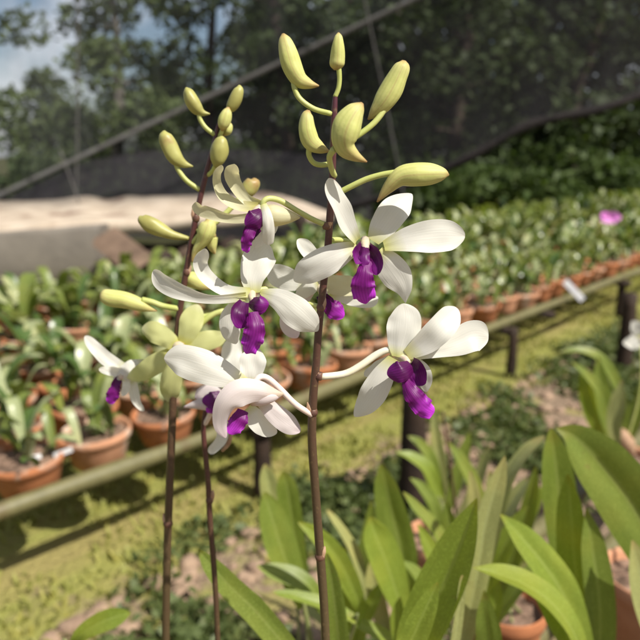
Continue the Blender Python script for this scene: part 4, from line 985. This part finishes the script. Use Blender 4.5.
TREES = [
    (1, 'airy tree with a loose crown at the far left of the sky', -30, 12.0, 6.2, 1.25, 9, 150, .14, 'tree_leaf', 'bark', .28, .3),
    (2, 'round crowned tree standing left of centre above the slanting hem', 112, 12.5, 5.0, 1.35, 20, 170, .14, 'tree_leaf', 'pale_bark', .22, 0),
    (3, 'tall thin tree with gaps of sky behind the second orchid spray', 212, 14.0, 7.2, 1.3, 12, 150, .15, 'tree_leaf', 'bark', .30, .2),
    (4, 'dense dark tree above the first bud at the top', 292, 13.0, 7.0, 1.7, 22, 170, .16, 'dark_leaf', 'bark', .18, -.2),
    (5, 'tree with pale trunk and open crown right of the leaning pole', 385, 12.0, 6.6, 1.5, 18, 160, .15, 'dark_leaf', 'pale_bark', .25, .1),
    (6, 'dark leafy tree behind the net under the brown roll', 450, 10.5, 5.0, 1.5, 22, 170, .14, 'dark_leaf', 'bark', .12, 0),
    (7, 'tall straight tree with thin pale trunk behind the right half of net', 500, 11.5, 6.5, 1.3, 18, 170, .14, 'dark_leaf', 'pale_bark', .2, 0),
    (8, 'broad dark tree near the right edge of the forest', 575, 10.8, 5.6, 1.6, 22, 170, .15, 'dark_leaf', 'bark', .14, 0),
    (9, 'tall tree at the right edge, its crown cut by the frame', 650, 11.5, 6.8, 1.6, 20, 170, .15, 'dark_leaf', 'bark', .18, -.2),
    (10, 'distant hazy tree low at the left behind the cord', 50, 17.0, 3.0, 1.7, 16, 120, .17, 'tree_leaf', 'bark', .12, 0),
    (11, 'distant low tree between the round tree and the first bud', 170, 17.5, 2.8, 1.7, 16, 120, .17, 'tree_leaf', 'bark', .12, 0),
    (12, 'far dark tree filling the gap behind the leaning pole', 345, 17.0, 7.6, 2.2, 22, 170, .20, 'dark_leaf', 'bark', .1, 0),
    (13, 'far dark tree filling the gap between pale trunked trees', 470, 16.5, 8.0, 2.3, 24, 170, .20, 'dark_leaf', 'bark', .1, 0),
    (14, 'far dark tree filling the right of the forest', 600, 16.0, 8.0, 2.4, 24, 170, .20, 'dark_leaf', 'bark', .1, 0),
    (15, 'far dark tree just beyond the right edge', 720, 14.5, 7.5, 2.3, 22, 170, .2, 'dark_leaf', 'bark', .1, 0),
    (16, 'far tree at the left edge showing over the hem', -75, 17.0, 4.0, 1.7, 14, 120, .17, 'tree_leaf', 'bark', .12, 0),
    (17, 'far low tree behind the pale slab', 265, 16.5, 4.8, 2.0, 20, 150, .18, 'dark_leaf', 'bark', .1, 0),
]
for sd, lab, x, Y, H, R, cl, k, sz, lm, bm, low_, lean in TREES:
    tree(sd, lab, onY(x, Y), H, R, cl, k, sz, lm, bm, low_, lean)
rnd = random.Random(77); ff = MB()
for _ in range(170):
    c = V((rnd.uniform(-1.5, 17), rnd.uniform(19, 22), rnd.uniform(.2, 11.5))); leafcloud(ff, c, rnd.uniform(.8, 1.5), 170, .28, rnd)
tag(ff.build('far_forest', M['dark_leaf'], None), 'dark mass of far forest foliage behind the net on the right', 'forest', None, 'stuff')
def shrub(seed, label, c, R, H, k, lm):
    rnd = random.Random(seed); root = thing('shrub', label, 'shrub', c, 'shrubs at the foot of the forest'); c = V(c)
    b = MB(); lv = MB()
    for i in range(9):
        an = i * 2.4; e = c + V((math.cos(an) * R * rnd.uniform(.2, .8), math.sin(an) * R * rnd.uniform(.2, .8), H * rnd.uniform(.35, .95)))
        b.tube([c, c.lerp(e, .5) + V((0, 0, .1 * H)), e], [.018, .012, .005], 6, n=6)
        leafcloud(lv, e, R * rnd.uniform(.3, .45), k, .12, rnd)
    b.build('stem', M['bark'], root); lv.build('foliage', M[lm], root)
SH = [(352, 8.4, .7, .75, 'shrub_leaf', 'green shrub right of the pale slab behind the upper flower'), (400, 9.2, .8, .95, 'dark_leaf', 'dark shrub behind the yellow bud'), (445, 8.8, .7, .8, 'shrub_leaf', 'green shrub above the right petal of the upper flower'),
      (490, 9.6, .85, .9, 'dark_leaf', 'dark shrub in the middle of the forest edge'), (535, 8.9, .7, .65, 'shrub_leaf', 'low bright shrub left of the pink bloom'), (575, 9.8, .85, 1.1, 'shrub_leaf', 'tall green shrub above the pink bloom'),
      (620, 9.3, .8, .85, 'shrub_leaf', 'green shrub right of the pink bloom'), (665, 10, .9, 1.1, 'dark_leaf', 'dark shrub at the right edge'), (270, 8.4, .6, .7, 'dark_leaf', 'dark shrub hidden behind the end of the pale slab'),
      (215, 8.8, .8, 1.0, 'dark_leaf', 'dark shrub behind the second spray'), (130, 8.8, .8, 1.0, 'dark_leaf', 'dark shrub behind the pale slab at left'), (40, 8.8, .8, 1.0, 'dark_leaf', 'dark shrub behind the cord at left')]
for i, (x, Y, R, H, lm, lab) in enumerate(SH): shrub(50 + i, lab, onY(x, Y), R, H, 120, lm)

# ================================================================== light, sky, camera
EL, AZ = math.radians(51), V((.78, -.62, 0)).normalized()
sun_dir = AZ * math.cos(EL) + V((0, 0, math.sin(EL)))
L = bpy.data.lights.new('sun', 'SUN'); L.energy = 5.0; L.angle = math.radians(.5); L.color = (1, .95, .86)
lo = bpy.data.objects.new('sun', L); COL.objects.link(lo); lo.rotation_euler = sun_dir.to_track_quat('Z', 'Y').to_euler()
w = bpy.data.worlds.new('World'); S.world = w; w.use_nodes = True; nt = w.node_tree
bg = nt.nodes['Background']
sky = nt.nodes.new('ShaderNodeTexSky'); sky.sky_type = 'NISHITA'; sky.sun_disc = False; sky.sun_elevation = EL; sky.sun_rotation = math.atan2(AZ.x, AZ.y); sky.dust_density = 2.0
tc = nt.nodes.new('ShaderNodeTexCoord')
cl = ramp(nt, [(.46, 0), (.62, 1)], noise_(nt, 5.0, 6, tc.outputs['Generated']))
nt.links.new(mix(nt, math_(nt, 'MULTIPLY', cl.outputs[0], .75), sky.outputs[0], (10, 10.2, 10.8)), bg.inputs[0]); bg.inputs[1].default_value = .064

cam = bpy.data.cameras.new('camera'); co = bpy.data.objects.new('camera', cam); COL.objects.link(co)
co.location = CAM; co.rotation_euler = (math.pi / 2 - PITCH, 0, 0)
cam.sensor_width = 36; cam.lens = 36 * F / 640; cam.clip_start = .01; cam.clip_end = 500
cam.dof.use_dof = True; cam.dof.focus_distance = .282; cam.dof.aperture_fstop = 12.0
S.camera = co
S.view_settings.view_transform = 'Standard'; S.view_settings.look = 'None'; S.view_settings.gamma = 1; S.view_settings.exposure = .5
S.view_settings.use_curve_mapping = False
S.render.engine = 'CYCLES'
S.cycles.use_denoising = True
try: S.cycles.denoiser = 'OPENIMAGEDENOISE'
except Exception: pass
S.cycles.max_bounces = 8; S.cycles.transparent_max_bounces = 12; S.cycles.transmission_bounces = 6
